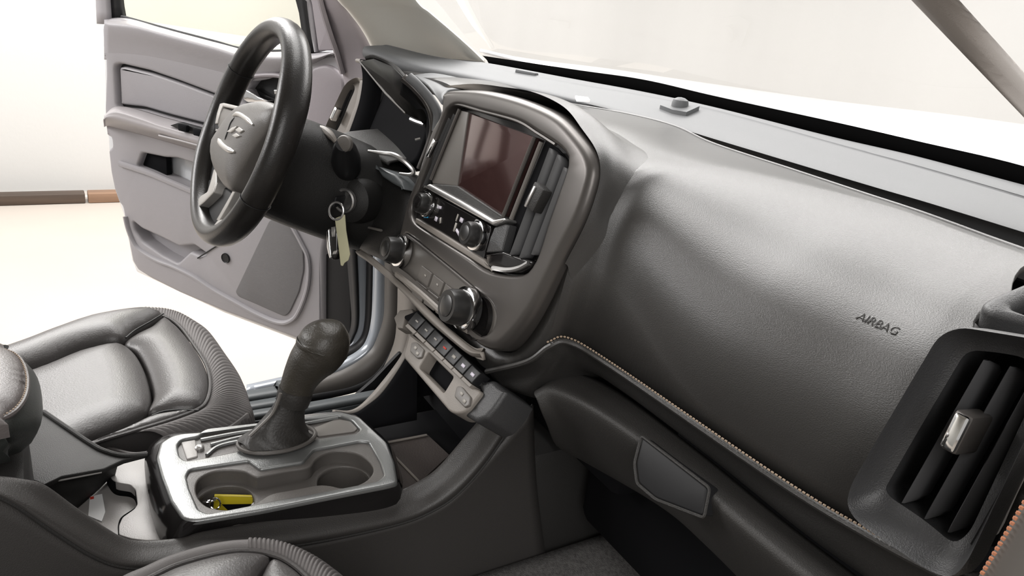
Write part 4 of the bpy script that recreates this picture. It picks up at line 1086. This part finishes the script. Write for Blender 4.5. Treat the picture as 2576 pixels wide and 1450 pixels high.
# ================================================================== key, ring, tag and fob
ky = thing('car_key', 'car key in the ignition with a ring and black fob hanging from it', 'key', PX(845, 530, -.27))
kc_ = kh+kx*.006
mk('key_bow', box(kc_+kx*.010, (kx, V((0, .25, .97)), V((.8, .5, -.1))), (.026, .018, .005), .003), 'rubber', ky)
rc_ = PX(846, 531, -.262)
rn = V((.62, -.75, .22)).normalized(); rp_ = Plane(rc_, (1, .8, 0), rn)
mk('key_ring', tube([rc_+rp_.u*.0125*math.cos(t)+rp_.w*.0135*math.sin(t) for t in [2*math.pi*i/36 for i in range(36)]], .0018, 8, closed=True), 'silver', ky)
fx = PX(837, 612, -.262); fp_ = Plane(fx, (.8, .6, 0), rn)
fb = fp_.pts([(826, 572), (842, 568), (850, 590), (850, 640), (842, 656), (830, 652), (821, 620), (820, 590)], .0)
mk('fob', plate(fp_, rnd(fb, .004), .0, -.012, .004), 'gloss', ky)
fo = LAST[0]
mk('fob_band', plate(fp_, rnd(fp_.pts([(821, 580), (828, 574), (830, 610), (834, 650), (828, 652), (821, 622)], .002), .002, 2), .002, -.012, .002), 'chrome', fo)
for px in ([(832, 572), (843, 570), (843, 596), (834, 597)], [(838, 632), (848, 629), (846, 640), (836, 641)]): mk('fob_button', plate(fp_, fp_.pts(px, .003), .003, -.002, .001), 'silver', fo)
tp = fp_.pts([(842, 550), (867, 540), (870, 580), (880, 640), (876, 655), (866, 662), (862, 670), (857, 668), (850, 610)], .008)
kt = mk('key_tag', plate(fp_, rnd(tp, .001, 2), .008, .0065, .0004), 'tag'); tag(kt, 'pale yellow paper tag strip hanging from the key ring', 'tag')
# ================================================================== centre console
con = thing('center_console', 'dark centre console with glossy shifter plate and cup holders between the seats', 'console', (-.02, .2, .60))
CZ = .855
CT = Plane((0, .2, CZ), (1, 0, 0), (0, 0, 1)); CH = CT.pts
plo = rnd(CH([(392, 1152), (402, 1114), (430, 1096), (460, 1089), (509, 1086), (658, 1065), (773, 1043), (854, 1034), (905, 1048), (945, 1085), (975, 1112), (994, 1163), (1002, 1214), (972, 1222), (827, 1250), (658, 1284), (489, 1312), (458, 1306), (428, 1262), (405, 1200)]), .006, 3)
gate = rnd(CH([(446, 1120), (457, 1106), (500, 1098), (521, 1083), (661, 1067), (774, 1055), (856, 1045), (886, 1056), (907, 1080), (896, 1091), (807, 1102), (720, 1121), (614, 1132), (521, 1151), (467, 1160), (452, 1148)]), .005, 3)
cuph = rnd(CH([(469, 1198), (478, 1181), (624, 1159), (654, 1181), (763, 1163), (790, 1132), (905, 1110), (928, 1112), (955, 1160), (966, 1195), (950, 1210), (827, 1234), (702, 1257), (523, 1292), (500, 1282), (476, 1228)]), .004, 3)
mk('trim_plate', plate(CT, plo, 0, -.006, .004, 4, [gate, cuph], .003), 'trim', con)
tp_ = LAST[0]
# skirt of the trim plate
low = [PZ(p[0], p[1], .828) for p in [(364, 1182), (372, 1130), (405, 1100), (455, 1096), (509, 1090), (658, 1070), (773, 1050), (854, 1045), (912, 1060), (955, 1095), (985, 1125), (1004, 1175), (1012, 1226), (975, 1248), (827, 1281), (658, 1312), (509, 1339), (440, 1362), (412, 1330), (386, 1280)]]
N = 120
a = resamp([p-V((0, 0, .002)) for p in plo], N, True); b = resamp(spl(low, 120, True), N, True)
k = min(range(N), key=lambda k: sum((a[i]-b[(i+k) % N]).length for i in range(0, N, 5))); b = b[k:]+b[:k]
mid = [p.lerp(q, .35)+V((0, 0, .003)) for p, q in zip(a, b)]
mk('trim_skirt', grid([a, mid, b, [q-V((0, 0, .03)) for q in b]], cu=True), 'gloss', con, angle=60)
# shift gate
gd = [p-V((0, 0, .005)) for p in inset2(dedupe(gate), CT.n, -.004)]
mk('gate_plate', prism(gd, [p-V((0, 0, .006)) for p in gd]), 'cupholder', con)
mk('gate_cover', plate(CT, rnd(CH([(455, 1112), (492, 1106), (498, 1148), (470, 1156)], -.003), .003), -.003, -.008, .0015), 'bin', con)
mk('release_button', lathe(PZ(502, 1126, .853), (0, 0, 1), [(.006, -.004), (.006, .001), (.004, .003), (0, .0035)], 20), 'silver', con)
for px in ([(505, 1108), (600, 1090), (690, 1078), (770, 1066), (850, 1052)], [(530, 1120), (610, 1100), (700, 1086)], [(520, 1146), (550, 1124), (610, 1110), (680, 1104)]):
    mk('gate_rail', tube(spl([PZ(x, y, .852) for x, y in px], 24), .0028, 6), 'trim', con)
mk('gate_lens', plate(CT, rnd(CH([(782, 1080), (845, 1054), (882, 1060), (900, 1078), (892, 1086), (800, 1098)], -.003), .003), -.003, -.008, .001), 'taupe_dark', con)
# cup holder
cd_ = [p-V((0, 0, .004)) for p in inset2(dedupe(cuph), CT.n, -.003)]
uni = spl(CH([(492, 1227), (503, 1203), (535, 1187), (575, 1183), (615, 1187), (642, 1200), (660, 1198), (720, 1186), (776, 1176), (795, 1156), (820, 1141), (854, 1135), (900, 1143), (930, 1164), (939, 1186), (922, 1209), (890, 1224), (860, 1228), (830, 1222), (799, 1221), (740, 1232), (683, 1243), (650, 1262), (610, 1278), (567, 1283), (525, 1276), (500, 1255)], -.004), 120, True)
cupo = mk('cup_holder', plate(CT, [V((p.x, p.y, CZ-.004)) for p in cd_], -.004, -.008, 0, 3, [uni], .002), 'cupholder', con)
c1 = PZ(567, 1231, CZ-.02); c2 = PZ(866, 1180, CZ-.02)
c1 = PZ(566, 1232, CZ-.004); c2 = PZ(866, 1181, CZ-.004)
def circ(c, r, z, n=40): return [V((c.x+r*math.cos(2*math.pi*i/n), c.y+r*math.sin(2*math.pi*i/n), z)) for i in range(n)]
zc = CZ-.024
fl = [V((p.x, p.y, zc)) for p in inset2(dedupe(uni), CT.n, -.003)]
RC = .0345
mk('cup_shelf', plate(CT, fl, -.024, -.03, 0, 3, [circ(c1, RC, zc), circ(c2, RC, zc)], .002), 'cupholder', cupo)
side = [[V((p.x, p.y, CZ-.005)) for p in inset2(dedupe(uni), CT.n, -.0005)], [V((p.x, p.y, zc)) for p in inset2(dedupe(uni), CT.n, -.0005)]]
mk('cup_wall', grid(side, cu=True), 'cupholder', cupo)
for c in (c1, c2):
    cc = V((c.x, c.y, zc)); mk('cup_well', lathe(cc, (0, 0, -1), [(RC+.001, 0), (RC-.001, .03), (RC-.004, .055), (RC-.008, .06), (0, .06)], 40, cap=False), 'cupholder', cupo)
mk('rib', tube([V((c1.x+.012, c1.y+.034, zc-.05)), V((c1.x+.012, c1.y+.034, zc-.004))], .005, 8), 'bin', cupo)
# storage bin behind the trim
BZ = .80
B1 = Plane((0, 0, BZ), (1, 0, 0), (0, 0, 1))
up = B1.pts([(270, 1185), (288, 1169), (311, 1158), (366, 1148), (372, 1200), (390, 1285), (410, 1325), (440, 1372), (398, 1360), (365, 1360), (332, 1356), (299, 1346), (299, 1322), (308, 1302), (338, 1281), (346, 1269), (341, 1233), (328, 1220), (296, 1215), (282, 1207)])
mk('bin_ledge', plate(B1, rnd(up, .003, 2), 0, -.012, .001), 'bin', con)
lw = [PZ(x, y, BZ-.022) for x, y in [(262, 1190), (300, 1205), (345, 1225), (360, 1260), (345, 1300), (310, 1320), (302, 1350), (250, 1318), (190, 1280)]]
stp = [PZ(x, y, BZ-.001) for x, y in [(268, 1188), (281, 1207), (296, 1215.5), (328, 1220.5), (341, 1233.5), (346, 1269), (338, 1281), (308, 1302), (299, 1322), (299, 1348)]]
stp = [p+V((-.0012, -.0008, 0)) for p in stp]
mk('bin_step', loft([stp, [p+V((0, 0, -.022)) for p in stp]], 60, 2), 'black', con, solid=.001, face='cam')
mk('bin_floor', prism(lw, [p-V((0, 0, .006)) for p in lw]), 'bin', con)
stk = [PZ(x, y, BZ-.0205) for x, y in [(226, 1250), (257, 1243), (265, 1288), (256, 1312), (222, 1298)]]
s_ = mk('paper_slip', prism(stk, [p-V((0, 0, .001)) for p in stk]), 'white'); tag(s_, 'white paper slip with a red spot lying in the bin behind the shifter plate', 'paper')
rp = [PZ(x, y, BZ-.020) for x, y in [(226, 1251), (236, 1249), (236, 1255), (227, 1257)]]; mk('printed_spot', prism(rp, [p-V((0, 0, .0004)) for p in rp]), 'red', s_)
A = [PZ(x, y, .825) for x, y in [(108, 1220), (160, 1200), (215, 1188), (262, 1180), (300, 1158)]]
Bm = [PZ(x, y, .80) for x, y in [(150, 1250), (185, 1240), (235, 1225), (272, 1206), (290, 1195)]]
Bb = [PZ(x, y, BZ-.021) for x, y in [(192, 1282), (215, 1262), (245, 1236), (272, 1210), (290, 1205)]]
mk('bin_wall', loft([A, Bm, Bb], 24, 3), 'lower', con, solid=.004, face='cam')
for px in ([(128, 1214), (190, 1202), (256, 1189)], [(153, 1197), (205, 1190), (259, 1178)]): mk('bin_rim', tube(spl([PZ(x, y, .83) for x, y in px], 20), .0012, 6), 'bin', con)
lt = Plane((0, 0, .835), (1, 0, 0), (0, 0, 1))
pl_ = lt.pts([(60, 1100), (100, 1030), (173, 1078), (230, 1116), (255, 1131), (306, 1148), (372, 1142), (310, 1158), (262, 1180), (155, 1199), (110, 1220), (40, 1190)])
mk('rear_deck', plate(lt, pl_, 0, -.006, .002), 'lower', con)
e_ = [PZ(x, y, .837) for x, y in [(110, 1036), (173, 1079), (230, 1117), (262, 1134), (310, 1146), (372, 1143)]]; mk('rear_deck_edge', tube(spl(e_, 30), .003, 8), 'lower', con)
# right flank with its rolled rail
i_ = R('X', [(-60, 1196), (48, 1207), (110, 1219), (196, 1280), (298, 1347), (357, 1361), (457, 1353), (509, 1338), (658, 1311), (827, 1280), (986, 1241), (1055, 1210), (1107, 1171), (1190, 1074), (1272, 984)], .050)
i_low = [p+V((-.006, 0, -.03)) for p in i_]
c_ = R('X', [(-60, 1203), (0, 1208), (77, 1243), (153, 1289), (260, 1355), (340, 1383), (440, 1377), (509, 1359), (658, 1335), (827, 1305), (1003, 1271), (1072, 1243), (1141, 1188), (1210, 1105), (1279, 995)], .064)
k_ = R('X', [(-60, 1225), (0, 1253), (51, 1281), (128, 1335), (230, 1399), (306, 1427), (400, 1430), (480, 1410), (660, 1385), (830, 1358), (1000, 1320), (1080, 1290), (1150, 1245), (1230, 1155), (1314, 1022)], .080)
m_ = [a.lerp(b, .55)+V((.008, 0, .002)) for a, b in zip(c_, k_)]
mk('side_rail', loft([i_low, i_, c_, m_, k_], 90, 4), 'console', con, solid=.004, face='cam', angle=50)
k1 = [p+V((-.002, 0, -.004)) for p in k_]; k2 = [V((p.x-.004, p.y, .74+.35*max(0, p.z-.8))) for p in k_]; k3 = [V((.078, p.y, .60)) for p in k_]
k1[-1] = k1[-1]+V((0, .02, 0)); k2[-1] = k2[-1]+V((0, .05, 0)); k3[-1] = k3[-1]+V((0, .10, 0))
mk('side_panel', loft([k1, k2, k3], 90, 6), 'console', con, solid=.004, face='cam')
mk('side_crease', tube(spl(k_, 90), .0022, 6), 'lower', con)
# left wing, front tray and the dark cubby under the switches
w0 = R('X', [(1040, 800), (1028, 840), (1010, 893), (957, 965), (908, 1018), (874, 1034), (836, 1032)], -.175)
w1 = R('X', [(1052, 806), (1040, 845), (1020, 900), (964, 985), (921, 1022), (890, 1040), (848, 1040)], -.160)
mk('wing_edge', loft([w0, [a.lerp(b, .5)+V((.002, 0, .004)) for a, b in zip(w0, w1)], w1], 40, 3), 'taupe', con, solid=.006, face='cam')
w2 = [V((-.135, p.y, .80)) for p in w1]
mk('wing_wall', loft([w1, [a.lerp(b, .5) for a, b in zip(w1, w2)], w2], 40, 3), 'black', con, solid=.004, face='cam')
tr_ = [PZ(x, y, .795) for x, y in [(960, 1112), (1073, 1092), (1130, 1145), (1058, 1212), (1010, 1232), (985, 1180)]]
mk('tray_mat', prism(tr_, [p-V((0, 0, .01)) for p in tr_]), 'mat', con)
for px in ([(967, 1116), (1073, 1095)], [(974, 1130), (1054, 1212)]): mk('tray_edge', tube([PZ(x, y, .797) for x, y in px], .0018, 6), 'taupe', con)
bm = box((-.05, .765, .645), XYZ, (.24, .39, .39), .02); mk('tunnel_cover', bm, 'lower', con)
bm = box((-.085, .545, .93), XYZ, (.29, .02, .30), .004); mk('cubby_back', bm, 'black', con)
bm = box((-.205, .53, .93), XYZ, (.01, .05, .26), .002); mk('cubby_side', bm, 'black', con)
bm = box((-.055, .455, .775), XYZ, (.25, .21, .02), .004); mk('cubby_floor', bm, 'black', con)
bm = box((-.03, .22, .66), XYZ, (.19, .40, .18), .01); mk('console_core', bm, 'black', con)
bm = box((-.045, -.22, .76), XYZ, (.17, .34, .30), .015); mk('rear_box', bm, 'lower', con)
# ---------------------------------------------------------------- armrest
ar = thing('armrest', 'padded armrest lid with stitched edge at the rear of the centre console', 'armrest', PZ(20, 1000, .92))
AZ = 1.0
def ring(px, z):
    P = [PZ(x, y, z) for x, y in px]; return [P[0]+V((0, -.34, 0))]+P+[P[-1]+V((0, -.34, 0))]
r0 = ring([(-60, 872), (0, 882), (38, 896), (58, 922), (67, 960), (61, 1000), (38, 1034), (0, 1057), (-60, 1085)], AZ)
r1 = ring([(-60, 872), (8, 884), (62, 911), (88, 942), (98, 985), (96, 1040), (70, 1085), (0, 1113), (-60, 1140)], AZ-.03)
r2 = ring([(-60, 880), (10, 900), (68, 928), (96, 965), (107, 1032), (98, 1080), (66, 1127), (0, 1152), (-60, 1178)], AZ-.062)
r3 = [p*1 for p in r2]; cc = sum(r2, V((0, 0, 0)))/len(r2); r3 = [p.lerp(V((cc.x, cc.y, p.z)), .12)-V((0, 0, .012)) for p in r2]
mk('armrest_body', loft([r0, r1, r2, r3], 60, 5, idx=False), 'armside', ar, solid=.004, face='cam')
AP = Plane((0, 0, AZ), (1, 0, 0), (0, 0, 1))
mk('top_pad', pillow(AP, spl(r0, 60)[:-1]+[r0[-1]], 0, .022, .07, .012, .015), 'armrest', ar)
mk('piping', tube(spl(r0[1:-1], 60), .0035, 8), 'armrest', ar)
st = bmesh.new(); pp = spl([p+V((0, 0, .0035)) for p in r0[1:-1]], 110)
for i in range(0, 109, 2): tube([pp[i], pp[i].lerp(pp[i+1], .9)], .0009, 5, bm=st)
mk('stitching', st, 'thread', ar)
mk('lid_seam', tube(spl([p.lerp(V((cc.x, cc.y, p.z)), .04) for p in r2[1:-1]], 40), .002, 6), 'bin', ar)
# ---------------------------------------------------------------- gear shifter
sh_ = thing('gear_shifter', 'black gear shifter with bulbous leather knob and wrinkled boot rising from the console', 'gear shifter', PX(704, 1095, -.07))
XS = -.07; kpx = 5.7e-4
def stick(lst, seg=28):
    P = [PX(x, y, XS) for x, y, r in lst]; rr = [r*kpx for _, _, r in lst]
    n = len(lst)*8
    Q = spl_idx(P, n); rq = [max(.001, v.x) for v in spl_idx([V((r, 0, 0)) for r in rr], n)]
    return Q, rq
Q, rq = stick([(744, 986, 39), (752, 962, 41), (764, 938, 46), (780, 914, 53), (800, 890, 60), (812, 868, 63), (811, 846, 59), (806, 827, 44), (802, 812, 6)])
mk('knob', tube(Q, rq, 32), 'knob', sh_, angle=0)
lobe = lathe(PX(838, 884, XS), (.15, 1, -.25), [(0, -.026), (.012, -.023), (.019, -.012), (.021, 0), (.017, .012), (.009, .019), (0, .021)], 24)
mk('knob_lobe', lobe, 'knob', LAST[0], angle=0)
Q, rq = stick([(735, 1014, 39), (741, 994, 41), (745, 978, 40)])
mk('collar', tube(Q, rq, 28), 'boot', sh_)
P = [PX(x, y, XS) for x, y in [(698, 1104), (702, 1090), (708, 1068), (722, 1035), (734, 1005)]]
rad = [88, 72, 56, 43, 36]; Qb = spl_idx(P, 40); rb_ = spl_idx([V((r*kpx, 0, 0)) for r in rad], 40)
rows = []
for i, (p, r) in enumerate(zip(Qb, rb_)):
    w = 1-i/40
    rows.append([p+V((r.x*.62*math.cos(t)*(1+.07*w*math.sin(5*t+i*.25)), r.x*math.sin(t)*(1+.06*w*math.sin(6*t+i*.3)), -.3*r.x*math.sin(t)*.35)) for t in [2*math.pi*k/48 for k in range(48)]])
mk('boot', grid(rows, cu=True), 'boot', sh_)
sm = [rows[i][30]+V((0, 0, .001)) for i in range(0, 41, 4)]
mk('boot_seam', tube(spl([PX(x, y, XS+.02) for x, y in [(628, 1098), (660, 1068), (686, 1040), (700, 1010), (706, 990)]], 24), .0022, 6), 'taupe_dark', sh_)
mk('boot_ring', tube([V((P[0].x+.032*math.cos(t), P[0].y+.052*math.sin(t), CZ+.0045)) for t in [2*math.pi*k/48 for k in range(48)]], .003, 8, closed=True), 'cupholder', sh_)
# ---------------------------------------------------------------- yellow tag in the cup holder
yt = thing('key_tag', 'yellow plastic key tag with a silver ring lying in the rear cup holder', 'tag', PZ(590, 1275, CZ-.075))
YA, YB = PZ(540, 1247, .826), PZ(664, 1250, .826)
yd = (YB-YA).normalized(); dn = V((.10, -.12, -1)).normalized(); nn = yd.cross(dn).normalized()
if nn.x < 0: nn = -nn
f_ = [YA, YB, YB+dn*.030, YA+dn*.034]
mk('tag_body', prism([p+nn*.001 for p in f_], [p-nn*.0015 for p in f_]), 'yellow', yt)
f2 = [YA+yd*.010+dn*.012, YB-yd*.004+dn*.010, YB-yd*.004+dn*.024, YA+yd*.018+dn*.020]
mk('tag_window', prism([p+nn*.0014 for p in f2], [p+nn*.0005 for p in f2]), 'black', LAST[0])
mk('tag_rim', tube([YA, YB], .0016, 6), 'yellow', yt)
rc_ = PZ(526, 1262, .826); mk('ring', tube([rc_+V((.005*math.cos(t), .009*math.sin(t), .003*math.cos(t))) for t in [2*math.pi*k/24 for k in range(24)]], .0011, 6, closed=True), 'chrome', yt)
rc2 = PZ(541, 1268, .826); mk('ring', tube([rc2+V((.002*math.cos(t), .006*math.cos(t), .009*math.sin(t))) for t in [2*math.pi*k/24 for k in range(24)]], .0011, 6, closed=True), 'chrome', yt)

# ================================================================== seats
def ribbed(inner, outer, z0, z1, drop, nrib, name, par, pw=.0022, skip=0):
    """band between two traced edges (world points, same count) with raised cross ribs"""
    nu = nrib*8
    A = spl_idx(inner, nu); B = spl_idx(outer, nu)
    rows = [[] for _ in range(15)]
    for j in range(nu+1):
        a, b = A[j], B[j]; rb = pw*abs(math.sin(math.pi*nrib*j/nu))**.45 if j/nu >= skip else 0
        out = (b-a); out.z = 0; out = out.normalized()
        col = []
        for i in range(9):
            t = i/8; p = a.lerp(b, t); hgt = .012*math.sin(math.pi*min(1, t*1.0))+rb*math.sin(math.pi*min(1, max(.0, t*.93+.07)))
            col.append(p+V((0, 0, hgt)))
        for i in range(1, 7):
            t = i/6; col.append(b+out*(.010*math.sin(t*1.5)+rb*.6*(1-t))-V((0, 0, drop*t)))
        for i, p in enumerate(col): rows[i].append(p)
    return mk(name, grid(rows), 'ribs', par, face='cam', angle=0)
ds = thing('driver_seat', 'black leather driver seat cushion with ribbed border beside the open door', 'seat', PZ(300, 1000, .6))
SZ = .80; S_ = Plane((0, 0, SZ), (1, 0, 0), (0, 0, 1)); SS = S_.pts
def close(px): return SS(px)
# centre panel
cen = [(-160, 1010), (-60, 985), (90, 940), (190, 899), (266, 879), (309, 877), (338, 896), (360, 930), (374, 968), (381, 1007), (376, 1035), (360, 1056), (300, 1085), (228, 1113), (160, 1150), (60, 1190), (-80, 1190), (-160, 1120)]
mk('center_panel', pillow(S_, spl(SS(cen), 110, True), -.012, .026, .055, .014, .04), 'leather', ds)
lb_ = [(-160, 960), (-60, 922), (38, 888), (124, 854), (214, 822), (290, 806), (362, 798), (410, 803), (372, 830), (338, 848), (308, 872), (266, 876), (190, 896), (90, 937), (-60, 982), (-160, 1006)]
mk('side_bolster', pillow(S_, spl(SS(lb_), 110, True), 0, .036, .045, .012, .05), 'leather', ds)
fb_ = [(412, 806), (440, 822), (462, 845), (490, 882), (515, 925), (526, 970), (519, 1012), (495, 1032), (440, 1036), (386, 1046), (372, 1042), (386, 1006), (378, 964), (364, 926), (342, 890), (312, 873), (340, 850), (376, 832)]
mk('front_bolster', pillow(S_, spl(SS(fb_), 110, True), 0, .020, .05, .012, .05), 'leather', ds)
ib_ = [(494, 1035), (440, 1040), (384, 1050), (340, 1070), (300, 1088), (232, 1115), (180, 1145), (175, 1156), (240, 1120), (330, 1090), (420, 1062)]
mk('inner_bolster', pillow(S_, spl(SS(ib_), 90, True), 0, .010, .02, .008, .05), 'leather', ds)
inn = SS([(-160, 957), (38, 884), (124, 849), (214, 817), (290, 801), (362, 793), (414, 802), (452, 826), (490, 877), (519, 925), (529, 972), (520, 1015), (496, 1037), (430, 1062), (340, 1090), (238, 1122), (150, 1165)])
out = SS([(-160, 952), (30, 880), (122, 844), (213, 812), (292, 795), (366, 786), (425, 786), (470, 797), (520, 828), (566, 890), (604, 948), (624, 1003), (630, 1040), (560, 1092), (430, 1135), (310, 1160), (180, 1200)])
for p in out[7:13]: p.z -= .012
out2 = [p+V((0, 0, 0)) for p in out]
ribbed(inn[5:15], [PZ(*q, SZ-.015) for q in [(366, 786), (425, 787), (470, 798), (520, 829), (566, 890), (604, 948), (622, 1000), (626, 1040), (560, 1085), (440, 1120)]], 0, 0, .06, 64, 'ribbed_border', ds, .0036)
pip = inn[:]; mk('piping', tube(spl([p+V((0, 0, .004)) for p in pip], 140), .0030, 8), 'leather', ds)
sd0 = [inn[i] for i in (0, 1, 2, 3, 4, 5, 6)]; sd1 = [PZ(*q, SZ-.02) for q in [(-160, 950), (26, 880), (120, 845), (213, 814), (292, 796), (366, 787), (425, 787)]]; sd2 = [p-V((0, 0, .10)) for p in sd1]
mk('outer_skirt', loft([sd0, sd1, sd2], 40, 3), 'ribs', ds, face='cam')
sm_ = SS([(412, 806), (380, 826), (342, 848), (318, 868)]); mk('seam', tube(spl([p+V((0, 0, .014)) for p in sm_], 16), .0016, 6), 'rubber', ds)
s2_ = [PZ(*q, SZ+.006) for q in [(382, 1046), (410, 1036), (450, 1031), (500, 1033)]]; mk('seam', tube(spl(s2_, 16), .0014, 6), 'rubber', ds)
i0 = [PZ(*q, SZ-.012) for q in [(626, 1040), (560, 1085), (440, 1122), (340, 1142), (252, 1128), (150, 1172)]]; i1 = [p+V((.006, 0, -.13)) for p in i0]; i1[0] = i1[0]+V((0, .004, 0))
mk('inner_skirt', loft([i0, i1], 40, 3), 'ribs', ds, face='cam', solid=.004)
bm = box((-.43, -.02, .62), XYZ, (.28, .36, .16), .02); mk('seat_base', bm, 'rubber', ds)
# passenger seat (front inner corner)
ps = thing('passenger_seat', 'black leather passenger seat cushion corner with ribbed border below the console', 'seat', PZ(600, 1500, .62))
PZs = .865; P_ = Plane((0, 0, PZs), (1, 0, 0), (0, 0, 1))
inn = P_.pts([(250, 1560), (330, 1490), (398, 1452), (455, 1427), (557, 1400), (624, 1394), (692, 1406), (742, 1433), (790, 1480), (830, 1540), (860, 1640)])
out = P_.pts([(200, 1540), (280, 1472), (350, 1442), (421, 1411), (523, 1381), (624, 1368), (700, 1371), (770, 1392), (830, 1424), (890, 1480), (940, 1580)], -.012)
ribbed(inn, out, 0, 0, .10, 64, 'ribbed_border', ps, .0032, .5)
mk('piping', tube(spl([p+V((0, 0, .004)) for p in inn], 80), .003, 8), 'leather', ps)
pa = P_.pts([(335, 1492), (400, 1456), (457, 1431), (557, 1404), (624, 1398), (680, 1410), (652, 1450), (620, 1530), (560, 1640), (300, 1640)])
mk('side_bolster', pillow(P_, spl(pa, 70, True), 0, .018, .05, .012, .04), 'leather', ps)
pb = P_.pts([(688, 1411), (740, 1437), (785, 1484), (825, 1544), (850, 1640), (570, 1640), (630, 1530), (660, 1450)])
mk('front_bolster', pillow(P_, spl(pb, 70, True), 0, .014, .05, .012, .04), 'leather', ps)
bm = box((.40, -.06, .72), XYZ, (.42, .40, .20), .02); mk('seat_base', bm, 'rubber', ps)
# ================================================================== floor covering
nx, ny = 30, 40; rows = []
for i in range(nx+1):
    x = .082+.56*i/nx
    rows.append([V((x, .0+.95*j/ny, .655-.10*min(1, (x-.082)/.12)**2+.12*max(0, (.0+.95*j/ny-.78)/.17))) for j in range(ny+1)])
cp = mk('floor_carpet', grid(rows), 'carpet', solid=.01, face='cam'); tag(cp, 'dark grey carpet in the passenger footwell below the glove box', 'carpet')
# ================================================================== light
def area(name, loc, target, size, power, col=(1, .97, .92)):
    l = bpy.data.lights.new(name, 'AREA'); l.shape = 'RECTANGLE'; l.size = size[0]; l.size_y = size[1]; l.energy = power; l.color = col
    o = bpy.data.objects.new(name, l); COL.objects.link(o); o.location = loc
    o.rotation_euler = (V(target)-V(loc)).to_track_quat('-Z', 'Y').to_euler(); return o
area('seat_sheen_light', (-3.6, .3, 2.9), (-.8, .3, .6), (1.0, 5.0), 130, (1, .98, .96))  # unseen light added to give the seat leather its sheen
area('booth_lamp_left_ceiling', (-2.6, .6, 3.4), (-2.7, .6, 0), (1.6, 4.5), 150, (1, .98, .96))
area('door_fill_light', (-2.6, -3.0, 2.8), (-1.0, .6, .9), (3.0, 1.2), 150, (1, .98, .97))  # unseen fill light added to brighten the inner face of the door
area('dash_sheen_light', (-2.0, 3.2, 3.4), (-.6, .9, .9), (10.0, 1.2), 310, (1, .98, .96))  # unseen broad light added for the sheen along the dash top
area('passenger_fill_light', (2.9, -1.2, 3.2), (.2, .3, .9), (1.2, 3.0), 75, (1, .98, .96))  # unseen fill light added on the passenger side
wd = bpy.data.worlds.new('world'); sc.world = wd; wd.use_nodes = True
wd.node_tree.nodes['Background'].inputs[0].default_value = (1, .97, .94, 1)
wd.node_tree.nodes['Background'].inputs[1].default_value = .40
sc.view_settings.view_transform = 'Standard'; sc.view_settings.look = 'None'; sc.view_settings.gamma = 1; sc.view_settings.use_curve_mapping = False
sc.view_settings.exposure = .22
